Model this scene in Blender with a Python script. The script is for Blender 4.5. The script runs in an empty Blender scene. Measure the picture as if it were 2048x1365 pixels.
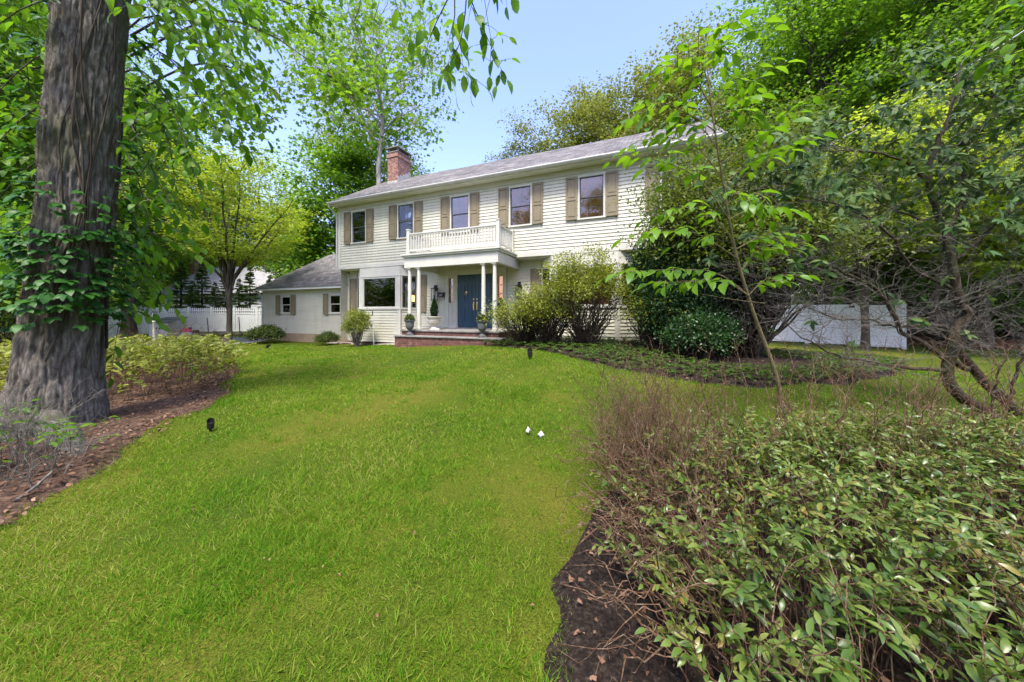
import bpy, math, random
import numpy as np
from mathutils import Vector, Matrix

# ------------------------------------------------------------------ camera, sky, sun, exposure
SC = bpy.context.scene
COL = SC.collection
R = math.radians
CAM_Z = 1.6
FPX = 683.0                     # focal length in pixels of the 2048 wide photograph
HORIZON = 629.0

cam_d = bpy.data.cameras.new("camera")
cam_d.sensor_width = 36.0
cam_d.lens = 36.0 * FPX / 2048.0
cam_d.shift_y = -(682.5 - HORIZON) / 2048.0
cam_d.clip_start = 0.05
cam_d.clip_end = 1500
cam = bpy.data.objects.new("camera", cam_d)
cam.location = (0, 0, CAM_Z)
cam.rotation_euler = (R(90), 0, 0)
COL.objects.link(cam)
SC.camera = cam

SUN_EL, SUN_AZ = 62.0, 190.0    # degrees, azimuth clockwise from +Y
w = bpy.data.worlds.new("World")
SC.world = w
w.use_nodes = True
nt = w.node_tree
bg = nt.nodes["Background"]
sky = nt.nodes.new("ShaderNodeTexSky")
sky.sky_type = 'NISHITA'
sky.sun_disc = False
sky.sun_elevation = R(SUN_EL)
sky.sun_rotation = R(SUN_AZ)
sky.altitude = 50
sky.air_density = 1.0
sky.dust_density = 2.5
sky.ozone_density = 3.0
tint = nt.nodes.new('ShaderNodeMix'); tint.data_type = 'RGBA'; tint.blend_type = 'MULTIPLY'; tint.inputs[0].default_value = 1.0
tint.inputs[7].default_value = (1.0, 0.91, 1.06, 1)
nt.links.new(sky.outputs[0], tint.inputs[6])
nt.links.new(tint.outputs[2], bg.inputs[0])
bg.inputs[1].default_value = 0.15

sd = bpy.data.lights.new("sun", 'SUN')
sd.energy = 1.75
sd.angle = R(12)
sd.color = (1.0, 0.97, 0.82)
so = bpy.data.objects.new("sun", sd)
el, az = R(SUN_EL), R(SUN_AZ)
to_sun = Vector((math.sin(az) * math.cos(el), math.cos(az) * math.cos(el), math.sin(el)))
so.rotation_euler = to_sun.to_track_quat('Z', 'Y').to_euler()
so.location = (0, 0, 40)
COL.objects.link(so)

SC.view_settings.view_transform = 'Standard'
SC.view_settings.look = 'None'
SC.view_settings.gamma = 1.0
SC.view_settings.use_curve_mapping = False
SC.view_settings.exposure = 1.85
cy = SC.cycles
cy.max_bounces = 8
cy.diffuse_bounces = 6
cy.glossy_bounces = 3
cy.transmission_bounces = 4
cy.transparent_max_bounces = 6
cy.caustics_reflective = False
cy.caustics_refractive = False
cy.use_adaptive_sampling = True
cy.adaptive_threshold = 0.012
cy.use_denoising = True
cy.denoiser = 'OPENIMAGEDENOISE'
cy.denoising_input_passes = 'RGB_ALBEDO_NORMAL'

# ------------------------------------------------------------------ helpers
def tag(o, label=None, cat=None, group=None, kind=None):
    if label: o["label"] = label
    if cat: o["category"] = cat
    if group: o["group"] = group
    if kind: o["kind"] = kind
    return o

def thing(name, label, cat, loc=(0, 0, 0), rz=0.0, group=None):
    o = bpy.data.objects.new(name, None)
    o.empty_display_size = 0.2
    o.location = loc
    o.rotation_euler = (0, 0, rz)
    COL.objects.link(o)
    return tag(o, label, cat, group)

def copy_tree(o, parent=None):
    c = o.copy()
    COL.objects.link(c)
    c.parent = parent
    for ch in list(o.children):
        copy_tree(ch, c)
    return c

def link_mesh(name, me, mat, parent=None, smooth=False):
    o = bpy.data.objects.new(name, me)
    if mat: me.materials.append(mat)
    if smooth:
        me.polygons.foreach_set("use_smooth", np.ones(len(me.polygons), dtype=bool))
    COL.objects.link(o)
    o.parent = parent
    return o

def big_mesh(name, V, faces):
    """V (n,3); faces = list of int arrays (k,m) of equal-size polygons."""
    me = bpy.data.meshes.new(name)
    V = np.ascontiguousarray(V, dtype=np.float32)
    loops = np.concatenate([f.reshape(-1) for f in faces]).astype(np.int32)
    sizes = np.concatenate([np.full(len(f), f.shape[1], dtype=np.int32) for f in faces])
    starts = np.concatenate([[0], np.cumsum(sizes)[:-1]]).astype(np.int32)
    me.vertices.add(len(V))
    me.vertices.foreach_set("co", V.reshape(-1))
    me.loops.add(len(loops))
    me.loops.foreach_set("vertex_index", loops)
    me.polygons.add(len(sizes))
    me.polygons.foreach_set("loop_start", starts)
    me.update(calc_edges=True)
    return me

class MB:
    """collects shapes into one mesh"""
    def __init__(s): s.v = []; s.f = []
    def add(s, vs, fs):
        n = len(s.v); s.v += [tuple(a) for a in vs]; s.f += [tuple(i + n for i in f) for f in fs]
        return s
    def box(s, x0, x1, y0, y1, z0, z1):
        return s.add([(x0,y0,z0),(x1,y0,z0),(x1,y1,z0),(x0,y1,z0),(x0,y0,z1),(x1,y0,z1),(x1,y1,z1),(x0,y1,z1)],
                     [(0,3,2,1),(4,5,6,7),(0,1,5,4),(1,2,6,5),(2,3,7,6),(3,0,4,7)])
    def prism(s, poly, z0, z1):
        n = len(poly)
        return s.add([(x, y, z0) for x, y in poly] + [(x, y, z1) for x, y in poly],
                     [tuple(range(n))[::-1], tuple(range(n, 2*n))] + [(i, (i+1) % n, n+(i+1) % n, n+i) for i in range(n)])
    def obox(s, p, q, th, z0, z1):
        """vertical slab from p to q (2d) with thickness th centred"""
        d = Vector((q[0]-p[0], q[1]-p[1])); d.normalize(); n = Vector((-d.y, d.x)) * th / 2
        return s.prism([(p[0]-n.x, p[1]-n.y), (q[0]-n.x, q[1]-n.y), (q[0]+n.x, q[1]+n.y), (p[0]+n.x, p[1]+n.y)], z0, z1)
    def lathe(s, prof, cx=0, cy=0, n=20):
        vs = []; fs = []
        for r, z in prof:
            for k in range(n):
                a = 2*math.pi*k/n; vs.append((cx + r*math.cos(a), cy + r*math.sin(a), z))
        for i in range(len(prof)-1):
            for k in range(n):
                k2 = (k+1) % n
                fs.append((i*n+k, i*n+k2, (i+1)*n+k2, (i+1)*n+k))
        fs.append(tuple(range(n))[::-1]); fs.append(tuple((len(prof)-1)*n+k for k in range(n)))
        return s.add(vs, fs)
    def tube(s, pts, rads, n=8):
        V, F = tubes(np.array([pts], float), np.array([rads if hasattr(rads, '__len__') else [rads]*len(pts)], float), n)
        s.add([tuple(a) for a in V], [tuple(int(i) for i in f) for f in F])
        m = len(pts); b = len(s.v) - m*n
        s.f.append(tuple(b+k for k in range(n))); s.f.append(tuple(b+(m-1)*n+k for k in range(n))[::-1])
        return s
    def xf(s, M):
        s.v = [tuple(M @ Vector(a)) for a in s.v]; return s
    def build(s, name, mat, parent=None, smooth=False, bevel=0.0):
        me = bpy.data.meshes.new(name)
        me.from_pydata(s.v, [], s.f)
        me.update()
        o = link_mesh(name, me, mat, parent, smooth)
        if bevel:
            b = o.modifiers.new("bevel", 'BEVEL'); b.width = bevel; b.segments = 2; b.limit_method = 'ANGLE'
        return o

def unit(a):
    return a / np.maximum(np.linalg.norm(a, axis=-1, keepdims=True), 1e-9)

def tubes(P, Rd, sides=5):
    """P (K,m,3), Rd (K,m) -> verts, quads"""
    K, m, _ = P.shape
    T = unit(np.gradient(P, axis=1))
    mean = unit(P[:, -1] - P[:, 0])
    ref = np.where(np.abs(mean[:, 2:3]) > 0.75, np.array([[1.0, 0.07, 0]]), np.array([[0.0, 0.05, 1.0]]))
    A = unit(np.cross(T, ref[:, None, :]))
    B = np.cross(T, A)
    ang = np.arange(sides) * 2*np.pi/sides
    V = P[:, :, None, :] + Rd[:, :, None, None] * (np.cos(ang)[None, None, :, None]*A[:, :, None, :] + np.sin(ang)[None, None, :, None]*B[:, :, None, :])
    idx = np.arange(K*m*sides).reshape(K, m, sides)
    a = idx[:, :-1, :]; b = np.roll(a, -1, axis=2); d = idx[:, 1:, :]; c = np.roll(d, -1, axis=2)
    F = np.stack([a, b, c, d], axis=-1).reshape(-1, 4)
    return V.reshape(-1, 3), F

class Wood:
    """many tapering limbs in one mesh"""
    def __init__(s): s.V = []; s.F = []; s.n = 0
    def add(s, P, Rd, sides=5):
        P = np.asarray(P, float); Rd = np.asarray(Rd, float)
        if P.ndim == 2: P = P[None]; Rd = Rd[None]
        if len(P) == 0: return
        V, F = tubes(P, Rd, sides)
        s.V.append(V); s.F.append(F + s.n); s.n += len(V)
    def build(s, name, mat, parent=None, smooth=True):
        me = big_mesh(name, np.concatenate(s.V), [np.concatenate(s.F)])
        return link_mesh(name, me, mat, parent, smooth)

T_QUAD = (np.array([(0,0,0),(.42,.5,.07),(1,0,-.06),(.42,-.5,.07)]), [np.array([[0,1,2,3]])])
T_LEAF = (np.array([(0,0,0),(.33,0,.03),(.66,0,.0),(1.0,0,-.16),
                    (.16,.34,.05),(.46,.5,.07),(.78,.3,-.02),(.16,-.34,.05),(.46,-.5,.07),(.78,-.3,-.02)]),
          [np.array([[0,4,1],[0,1,7],[2,6,3],[2,3,9]])[:, ::-1], np.array([[1,4,5,2],[2,5,6,3],[1,2,8,7],[2,3,9,8]])[:, ::-1]])
T_LEAF = (T_LEAF[0], [np.array([[0,4,1],[0,1,7],[2,6,3],[2,3,9]]), np.array([[1,4,5,2],[1,2,8,7]]), np.array([[2,5,6],[2,9,8]])])
# lobed leaf (maple, sweetgum): star outline around the middle
_st = [(0,0)]
for k in range(10):
    a = math.pi * (k/9.0*1.6 - 0.8); r = 0.62 if k % 2 == 0 or k in (4,5) else 0.3
    _st.append((0.42 + r*math.cos(a), r*math.sin(a)))
T_STAR = (np.array([(x, y, -.12*abs(y)) for x, y in _st]), [np.array([[0, k, k+1] for k in range(1, 10)])])
# narrow blade for needles and straps
T_BLADE = (np.array([(0,-.5,0),(0,.5,0),(.55,.42,.04),(.55,-.42,.04),(1,0,-.04)]), [np.array([[0,1,2,3]]), np.array([[3,2,4]])])

class Leaves:
    def __init__(s): s.P=[]; s.D=[]; s.N=[]; s.L=[]; s.W=[]
    def add(s, P, D, N, L, Wd):
        P = np.asarray(P, float)
        if len(P) == 0: return
        n = len(P)
        s.P.append(P); s.D.append(np.broadcast_to(D, (n,3))); s.N.append(np.broadcast_to(N, (n,3)))
        s.L.append(np.broadcast_to(L, n)); s.W.append(np.broadcast_to(Wd, n))
    def count(s): return sum(len(p) for p in s.P)
    def build(s, name, mat, parent=None, tmpl=T_QUAD, smooth=False, keep=None):
        P = np.concatenate(s.P); D = unit(np.concatenate(s.D)); N = np.concatenate(s.N); L = np.concatenate(s.L); W = np.concatenate(s.W)
        if keep is not None:
            k = keep(P); P, D, N, L, W = P[k], D[k], N[k], L[k], W[k]
        N = unit(N - (N*D).sum(1, keepdims=True)*D + 1e-5)
        B = np.cross(N, D)
        tv, tf = tmpl
        V = P[:, None] + (tv[None, :, 0:1]*L[:, None, None])*D[:, None] + (tv[None, :, 1:2]*W[:, None, None])*B[:, None] + (tv[None, :, 2:3]*L[:, None, None])*N[:, None]
        nv = len(tv); off = (np.arange(len(P))*nv)[:, None, None]
        F = [(f[None] + off).reshape(-1, f.shape[1]) for f in tf]
        me = big_mesh(name, V.reshape(-1, 3), F)
        return link_mesh(name, me, mat, parent, smooth)

def rdirs(rng, n):
    return unit(rng.normal(size=(n, 3)))

def bez(A, C, E, m):
    t = np.linspace(0, 1, m)[None, :, None]
    return (1-t)**2*A[:, None] + 2*t*(1-t)*C[:, None] + t**2*E[:, None]

def resample(pts, m):
    pts = np.asarray(pts, float)
    d = np.r_[0, np.cumsum(np.linalg.norm(np.diff(pts, axis=0), axis=1))]
    # smooth Catmull-Rom through the points
    n = len(pts)
    tt = np.linspace(0, d[-1], m)
    out = np.zeros((m, pts.shape[1]))
    for i, t in enumerate(tt):
        k = min(max(np.searchsorted(d, t) - 1, 0), n-2)
        u = (t - d[k]) / max(d[k+1]-d[k], 1e-9)
        p0, p1, p2, p3 = pts[max(k-1,0)], pts[k], pts[k+1], pts[min(k+2,n-1)]
        out[i] = 0.5*((2*p1) + (-p0+p2)*u + (2*p0-5*p1+4*p2-p3)*u*u + (-p0+3*p1-3*p2+p3)*u**3)
    return out

# ------------------------------------------------------------------ materials
MAT = {}
def new_mat(name):
    m = bpy.data.materials.new(name); m.use_nodes = True
    MAT[name] = m
    return m, m.node_tree, m.node_tree.nodes["Principled BSDF"]

def node(nt, typ, **kw):
    n = nt.nodes.new(typ)
    for k, v in kw.items():
        if hasattr(n, k): setattr(n, k, v)
        else: n.inputs[k].default_value = v
    return n

def ramp(nt, stops, fac=None):
    n = nt.nodes.new("ShaderNodeValToRGB")
    e = n.color_ramp.elements
    while len(e) < len(stops): e.new(0.5)
    for el_, (p, c) in zip(e, stops):
        el_.position = p; el_.color = (*c, 1)
    if fac is not None: nt.links.new(fac, n.inputs[0])
    return n

def c255(r, g, b):
    f = lambda v: (v/255/12.92 if v/255 < .04045 else ((v/255+.055)/1.055)**2.4)
    return (f(r), f(g), f(b))

def coords(nt, scale=(1,1,1), kind='Object'):
    tc = node(nt, "ShaderNodeTexCoord"); mp = node(nt, "ShaderNodeMapping")
    mp.inputs["Scale"].default_value = scale
    nt.links.new(tc.outputs[kind], mp.inputs[0])
    return mp.outputs[0]

def paint(name, col, rough=0.55, var=0.06, nscale=3.0, metal=0.0, bump=0.0, bscale=60, spec=0.4):
    """painted or plain surface with slight weathering"""
    m, nt, b = new_mat(name)
    v = coords(nt)
    n1 = node(nt, "ShaderNodeTexNoise", Scale=nscale, Detail=6.0, Roughness=0.65); nt.links.new(v, n1.inputs["Vector"])
    lo = tuple(c*(1-var*2.2) for c in col); hi = tuple(min(1, c*(1+var)) for c in col)
    r = ramp(nt, [(0.3, lo), (0.62, hi)], n1.outputs["Fac"])
    nt.links.new(r.outputs[0], b.inputs["Base Color"])
    b.inputs["Roughness"].default_value = rough
    b.inputs["Metallic"].default_value = metal
    b.inputs["Specular IOR Level"].default_value = spec
    if bump:
        n2 = node(nt, "ShaderNodeTexNoise", Scale=bscale, Detail=4.0); nt.links.new(v, n2.inputs["Vector"])
        bp = node(nt, "ShaderNodeBump", Strength=bump, Distance=0.01); nt.links.new(n2.outputs["Fac"], bp.inputs["Height"])
        nt.links.new(bp.outputs[0], b.inputs["Normal"])
    return m

def leaf_mat(name, cols, trans=0.38, rough=0.5, spec=0.2, nscale=0.5, tcol=None, tmul=1.5):
    """cols: 3-4 real leaf colours, one picked per leaf and by slow patches"""
    m, nt, b = new_mat(name)
    geo = node(nt, "ShaderNodeNewGeometry")
    v = coords(nt)
    n1 = node(nt, "ShaderNodeTexNoise", Scale=nscale, Detail=3.0, Roughness=0.6); nt.links.new(v, n1.inputs["Vector"])
    mx = node(nt, "ShaderNodeMath", operation='MULTIPLY_ADD')
    nt.links.new(geo.outputs["Random Per Island"], mx.inputs[0]); mx.inputs[1].default_value = 0.6
    sb = node(nt, "ShaderNodeMath", operation='MULTIPLY_ADD'); nt.links.new(n1.outputs["Fac"], sb.inputs[0]); sb.inputs[1].default_value = 0.9; sb.inputs[2].default_value = -0.25
    nt.links.new(sb.outputs[0], mx.inputs[2])
    st = [(i/(len(cols)-1)*0.8+0.1, c) for i, c in enumerate(cols)]
    r = ramp(nt, st, mx.outputs[0])
    nt.links.new(r.outputs[0], b.inputs["Base Color"])
    b.inputs["Roughness"].default_value = rough
    b.inputs["Specular IOR Level"].default_value = spec
    tr = node(nt, "ShaderNodeBsdfTranslucent")
    hs = node(nt, "ShaderNodeMix", data_type='RGBA', blend_type='MULTIPLY'); hs.inputs[0].default_value = 1.0
    nt.links.new(r.outputs[0], hs.inputs[6]); hs.inputs[7].default_value = (*(tcol or (tmul, tmul*0.97, tmul*0.45)), 1)
    nt.links.new(hs.outputs[2], tr.inputs[0])
    ms = node(nt, "ShaderNodeMixShader"); ms.inputs[0].default_value = trans
    nt.links.new(b.outputs[0], ms.inputs[1]); nt.links.new(tr.outputs[0], ms.inputs[2])
    out = nt.nodes["Material Output"]
    nt.links.new(ms.outputs[0], out.inputs[0])
    return m

def bark_mat(name, c1, c2, c3, sx=7.0, sz=1.2, bump=0.8, green=None):
    m, nt, b = new_mat(name)
    v = coords(nt, (sx, sx, sz))
    n0 = node(nt, "ShaderNodeTexNoise", Scale=1.0, Detail=5.0, Roughness=0.7); nt.links.new(v, n0.inputs["Vector"])
    r = ramp(nt, [(0.3, c1), (0.5, c2), (0.7, c3)], n0.outputs["Fac"])
    src = r.outputs[0]
    if green:
        v2 = coords(nt, (1.3, 1.3, 0.8))
        n2 = node(nt, "ShaderNodeTexNoise", Scale=2.0, Detail=5.0); nt.links.new(v2, n2.inputs["Vector"])
        rr = ramp(nt, [(0.52, (0,0,0)), (0.68, (1,1,1))], n2.outputs["Fac"])
        mm = node(nt, "ShaderNodeMix", data_type='RGBA'); nt.links.new(rr.outputs[0], mm.inputs[0]); nt.links.new(src, mm.inputs[6]); mm.inputs[7].default_value = (*green, 1)
        src = mm.outputs[2]
    nt.links.new(src, b.inputs["Base Color"])
    b.inputs["Roughness"].default_value = 0.9; b.inputs["Specular IOR Level"].default_value = 0.15
    bp = node(nt, "ShaderNodeBump", Strength=bump, Distance=0.02); nt.links.new(n0.outputs["Fac"], bp.inputs["Height"])
    nt.links.new(bp.outputs[0], b.inputs["Normal"])
    return m

# ------------------------------------------------------------------ terrain
def terr(x, y):
    x = np.asarray(x, float); y = np.asarray(y, float)
    g = 0.60*np.exp(-((x-2.0)**2 + (y-10.3)**2)/60.0)
    ramp_ = 0.012*np.clip(y, 0, 40)
    wob = 0.025*np.sin(x*0.9+1.3)*np.cos(y*0.7+.4) + 0.012*np.sin(x*2.3+y*1.7)
    return g + ramp_ + wob*np.clip((y-0.5)/3, 0, 1)

def tz(x, y): return float(terr(x, y))

def at(px, py, Y):
    """world point seen at photo pixel (px, py) at depth Y"""
    return np.array([(px-1024)/FPX*Y, Y, CAM_Z + (HORIZON-py)/FPX*Y])

def ground(px, py, y0=0.8, y1=60):
    """where the ray through a photo pixel meets the lawn"""
    ys = np.linspace(y0, y1, 6000)
    h = CAM_Z + (HORIZON-py)/FPX*ys - terr((px-1024)/FPX*ys, ys)
    k = np.argmax(h < 0) if (h < 0).any() else len(ys)-1
    Y = ys[k]; X = (px-1024)/FPX*Y
    return np.array([X, Y, tz(X, Y)])

def gx(px, Y):
    X = (px-1024)/FPX*Y
    return np.array([X, Y, tz(X, Y)])

def vnoise(x, y, s, seed=0):
    """smooth value noise in numpy"""
    r = np.random.default_rng(seed); T = r.random((128, 128))
    u = np.asarray(x)*s; v = np.asarray(y)*s
    i = np.floor(u).astype(int); j = np.floor(v).astype(int); fu = u-i; fv = v-j
    fu = fu*fu*(3-2*fu); fv = fv*fv*(3-2*fv)
    g = lambda a, b: T[a % 128, b % 128]
    return (g(i,j)*(1-fu)+g(i+1,j)*fu)*(1-fv) + (g(i,j+1)*(1-fu)+g(i+1,j+1)*fu)*fv

def inpoly(x, y, poly):
    x = np.asarray(x); y = np.asarray(y); c = np.zeros(x.shape, bool)
    n = len(poly)
    for i in range(n):
        x0, y0 = poly[i]; x1, y1 = poly[(i+1) % n]
        cond = ((y0 > y) != (y1 > y)) & (x < (x1-x0)*(y-y0)/((y1-y0) + 1e-12) + x0)
        c ^= cond
    return c

def pdist(x, y, poly):
    """signed distance, positive inside"""
    d = np.full(np.shape(x), 1e9)
    n = len(poly)
    for i in range(n):
        ax, ay = poly[i]; bx, by = poly[(i+1) % n]
        vx, vy = bx-ax, by-ay
        t = np.clip(((x-ax)*vx + (y-ay)*vy)/(vx*vx+vy*vy+1e-12), 0, 1)
        d = np.minimum(d, np.hypot(x-ax-t*vx, y-ay-t*vy))
    return np.where(inpoly(x, y, poly), d, -d)

def mask_sheet(name, poly, mat, lift=0.03, step=0.12, wob=0.25, seed=1, rough=0.0):
    """ground cover sheet following the terrain with an irregular edge that sinks under the lawn"""
    xs = [p[0] for p in poly]; ys = [p[1] for p in poly]
    gx_ = np.arange(min(xs)-1, max(xs)+1, step); gy_ = np.arange(min(ys)-1, max(ys)+1, step)
    X, Yg = np.meshgrid(gx_, gy_, indexing='ij')
    d = pdist(X, Yg, poly) + wob*(vnoise(X, Yg, 1.6, seed)-.5)*2 + wob*.5*(vnoise(X, Yg, 5, seed+1)-.5)
    Z = terr(X, Yg) + np.clip(d*0.3 + 0.004, -0.05, lift)
    if rough: Z = Z + rough*(vnoise(X, Yg, 9, seed+5)-.5)*np.clip(d*4, 0, 1)
    idx = np.arange(X.size).reshape(X.shape)
    F = np.stack([idx[:-1,:-1], idx[1:,:-1], idx[1:,1:], idx[:-1,1:]], -1).reshape(-1, 4)
    dm = d.reshape(-1)
    F = F[dm[F].max(1) > -0.06]
    used = np.unique(F); remap = np.full(X.size, -1); remap[used] = np.arange(len(used))
    V = np.stack([X, Yg, Z], -1).reshape(-1, 3)[used]
    o = link_mesh(name, big_mesh(name, V, [remap[F]]), mat, None, True)
    return tag(o, kind='structure')

# lawn surface under the blades
def lawn_material():
    m, nt, b = new_mat("lawn_soil_and_thatch")
    v = coords(nt)
    nA = node(nt, "ShaderNodeTexNoise", Scale=0.55, Detail=5.0, Roughness=0.6); nt.links.new(v, nA.inputs["Vector"])
    nB = node(nt, "ShaderNodeTexNoise", Scale=110.0, Detail=6.0, Roughness=0.75); nt.links.new(v, nB.inputs["Vector"])
    rA = ramp(nt, [(0.35, (.055,.095,.008)), (0.5, (.090,.125,.010)), (0.66, (.15,.145,.022))], nA.outputs["Fac"])
    rB = ramp(nt, [(0.38, (.28,.27,.24)), (0.62, (1.2,1.2,1.05))], nB.outputs["Fac"])
    mm = node(nt, "ShaderNodeMix", data_type='RGBA', blend_type='MULTIPLY'); mm.inputs[0].default_value = 1
    nt.links.new(rA.outputs[0], mm.inputs[6]); nt.links.new(rB.outputs[0], mm.inputs[7])
    nt.links.new(mm.outputs[2], b.inputs["Base Color"])
    b.inputs["Roughness"].default_value = 0.95; b.inputs["Specular IOR Level"].default_value = 0.1
    bp = node(nt, "ShaderNodeBump", Strength=0.6, Distance=0.03); nt.links.new(nB.outputs["Fac"], bp.inputs["Height"]); nt.links.new(bp.outputs[0], b.inputs["Normal"])
    return m

def soil_material(name, stops, sc=18.0, bump=0.9):
    m, nt, b = new_mat(name)
    v = coords(nt)
    nA = node(nt, "ShaderNodeTexNoise", Scale=sc, Detail=8.0, Roughness=0.75); nt.links.new(v, nA.inputs["Vector"])
    r = ramp(nt, stops, nA.outputs["Fac"]); nt.links.new(r.outputs[0], b.inputs["Base Color"])
    b.inputs["Roughness"].default_value = 0.95; b.inputs["Specular IOR Level"].default_value = 0.15
    bp = node(nt, "ShaderNodeBump", Strength=bump, Distance=0.04); nt.links.new(nA.outputs["Fac"], bp.inputs["Height"]); nt.links.new(bp.outputs[0], b.inputs["Normal"])
    return m

def build_lawn():
    xs = np.r_[np.linspace(-160, -26, 18)[:-1], np.arange(-26, 26.01, 0.25), np.linspace(26, 160, 18)[1:]]
    ys = np.r_[np.linspace(-60, -3, 12)[:-1], np.arange(-3, 40.01, 0.25), np.linspace(40, 260, 24)[1:]]
    X, Yg = np.meshgrid(xs, ys, indexing='ij')
    Z = terr(X, Yg)
    idx = np.arange(X.size).reshape(X.shape)
    F = np.stack([idx[:-1,:-1], idx[1:,:-1], idx[1:,1:], idx[:-1,1:]], -1).reshape(-1, 4)
    o = link_mesh("lawn", big_mesh("lawn", np.stack([X, Yg, Z], -1).reshape(-1, 3), [F]), lawn_material(), None, True)
    tag(o, kind='structure')
build_lawn()

M_mulch = soil_material("dark_mulch", [(0.34, (.008,.006,.005)), (0.5, (.030,.021,.015)), (0.6, (.065,.047,.034)), (0.7, (.15,.115,.085))], 42)
M_litter = soil_material("leaf_litter_soil", [(0.3, (.02,.012,.008)), (0.48, (.075,.045,.03)), (0.6, (.14,.085,.055)), (0.74, (.24,.17,.115))], 14)

def g2(px, py):
    p = ground(px, py); return (p[0], p[1])

BED_FRONT = [g2(1150,1365), g2(1135,1270), g2(1130,1180), g2(1170,1080), g2(1225,1000), g2(1300,950), g2(1460,930), g2(1700,935), g2(2048,940),
             (8, 3.3), (8, .6), (.3, .6)]
BED_LEFT = [(-3.2, 1.6), g2(30,1035), g2(135,962), g2(222,908), g2(285,880), g2(440,795), g2(472,745), g2(430,715), g2(330,712), (-13.5, 12.2), (-22, 13), (-22, 1.6)]
BED_HOUSE = [g2(968,692), g2(1100,706), g2(1260,744), g2(1400,768), g2(1530,776), g2(1680,768), g2(1800,750), g2(1815,728), g2(1700,712), (12.4, 11.0), (7.2, 11.5), (7.2, 9.0), (1.0, 12.5), (-.2, 11.6)]
BED_DOOR = [(-8.2, 16.8), (-7.6, 15.2), (-5.3, 14.0), (-3.4, 13.6), (-3.2, 14.6), (-8, 18)]
BED_WOODS = [g2(1815,690), g2(1900,697), (22, 13.7), (60, 14), (60, 60), (14, 60), (12.9, 17.2)]
mask_sheet("mulch_bed", BED_FRONT, M_mulch, .03, .06, .20, 3, .03)
mask_sheet("leaf_litter_bed", BED_LEFT, M_litter, .04, .10, .2, 7, .03)
mask_sheet("planting_bed", BED_HOUSE, M_mulch, .04, .10, .12, 11, .02)
mask_sheet("foundation_bed", BED_DOOR, M_mulch, .03, .08, .1, 13)
mask_sheet("woodland_floor", BED_WOODS, M_litter, .06, .3, .3, 17, .05)

def asphalt_material():
    m, nt, b = new_mat("worn_asphalt")
    v = coords(nt)
    a = node(nt, "ShaderNodeTexNoise", Scale=0.8, Detail=6.0); nt.links.new(v, a.inputs["Vector"])
    c = node(nt, "ShaderNodeTexNoise", Scale=60.0, Detail=3.0); nt.links.new(v, c.inputs["Vector"])
    mth = node(nt, "ShaderNodeMath", operation='MULTIPLY_ADD'); nt.links.new(a.outputs[0], mth.inputs[0]); mth.inputs[1].default_value = .7
    nt.links.new(c.outputs[0], mth.inputs[2])
    r = ramp(nt, [(0.55, (.10,.10,.105)), (1.0, (.2,.2,.205))], mth.outputs[0])
    nt.links.new(r.outputs[0], b.inputs["Base Color"]); b.inputs["Roughness"].default_value = .9
    return m
DRIVE = [g2(180,712), g2(308,702), g2(400,695.5), g2(470,689.5), g2(520,684.5), (-13.2, 18.6), (-14.0, 20.5), (-19, 19.6), (-24, 19.0), (-26, 15)]
mask_sheet("driveway", DRIVE, asphalt_material(), .03, .15, .05, 21)
def concrete_material():
    return paint("path_concrete", (.36,.30,.26), .9, .14, 4.0, bump=.4)
PATH = [(-5.6, 14.1), (-4.2, 13.0), (-2.6, 11.75), (-1.1, 10.95), (.4, 10.6), (.75, 11.2), (-.6, 11.9), (-2.6, 12.7), (-3.6, 13.6), (-5.2, 14.9), (-8.5, 16.4), (-8.7, 16.0)]
mask_sheet("walkway", PATH, concrete_material(), .035, .08, .02, 23)

# ------------------------------------------------------------------ house
TH = R(-22.6)
HO = (-2.13, 13.47, 0.0)
ct, st_ = math.cos(TH), math.sin(TH)
def S(px, o=0.0):
    """position along the facade plane (o metres in front of the door wall) seen at photo column px"""
    r = (px-1024)/FPX
    return (r*(HO[1]-.9232*o) - HO[0] + .3843*o)/(.9232 + .3843*r)
def hw(s, y, z=None):
    X = HO[0] + ct*s - st_*y; Y = HO[1] + st_*s + ct*y
    return (X, Y, tz(X, Y) if z is None else z)

def clap_material(name, col):
    m, nt, b = new_mat(name)
    v = coords(nt, (0.6, 0.6, 5.0))
    n1 = node(nt, "ShaderNodeTexNoise", Scale=1.5, Detail=6.0, Roughness=.7); nt.links.new(v, n1.inputs["Vector"])
    v2 = coords(nt, (2.5, 2.5, 0.5))
    n2 = node(nt, "ShaderNodeTexNoise", Scale=1.5, Detail=6.0, Roughness=.7); nt.links.new(v2, n2.inputs["Vector"])
    ad = node(nt, "ShaderNodeMath", operation='ADD'); nt.links.new(n1.outputs[0], ad.inputs[0]); nt.links.new(n2.outputs[0], ad.inputs[1])
    r = ramp(nt, [(.32, tuple(c*.78 for c in col)), (.52, col), (.7, tuple(min(1, c*1.05) for c in col))], ad.outputs[0])
    mul = node(nt, "ShaderNodeMath", operation='MULTIPLY'); nt.links.new(ad.outputs[0], mul.inputs[0]); mul.inputs[1].default_value = .5
    nt.links.new(mul.outputs[0], r.inputs[0])
    nt.links.new(r.outputs[0], b.inputs["Base Color"]); b.inputs["Roughness"].default_value = .5; b.inputs["Specular IOR Level"].default_value = .3
    return m
M_clap = clap_material("white_clapboard", (.55,.535,.425))
M_trim = paint("white_trim", (.53,.52,.445), .5, .04, 2.0)
M_shut = paint("tan_shutter_paint", (.205,.168,.10), .55, .06, 4.0)
M_sash = paint("dark_sash", (.06,.058,.055), .45, .05)
M_door = paint("navy_door_paint", (.024,.072,.118), .38, .08, 3.0)
M_gut = paint("gutter_metal", (.50,.49,.45), .45, .08)
M_soffit = paint("soffit_paint", (.74,.74,.68), .6, .05)
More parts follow.
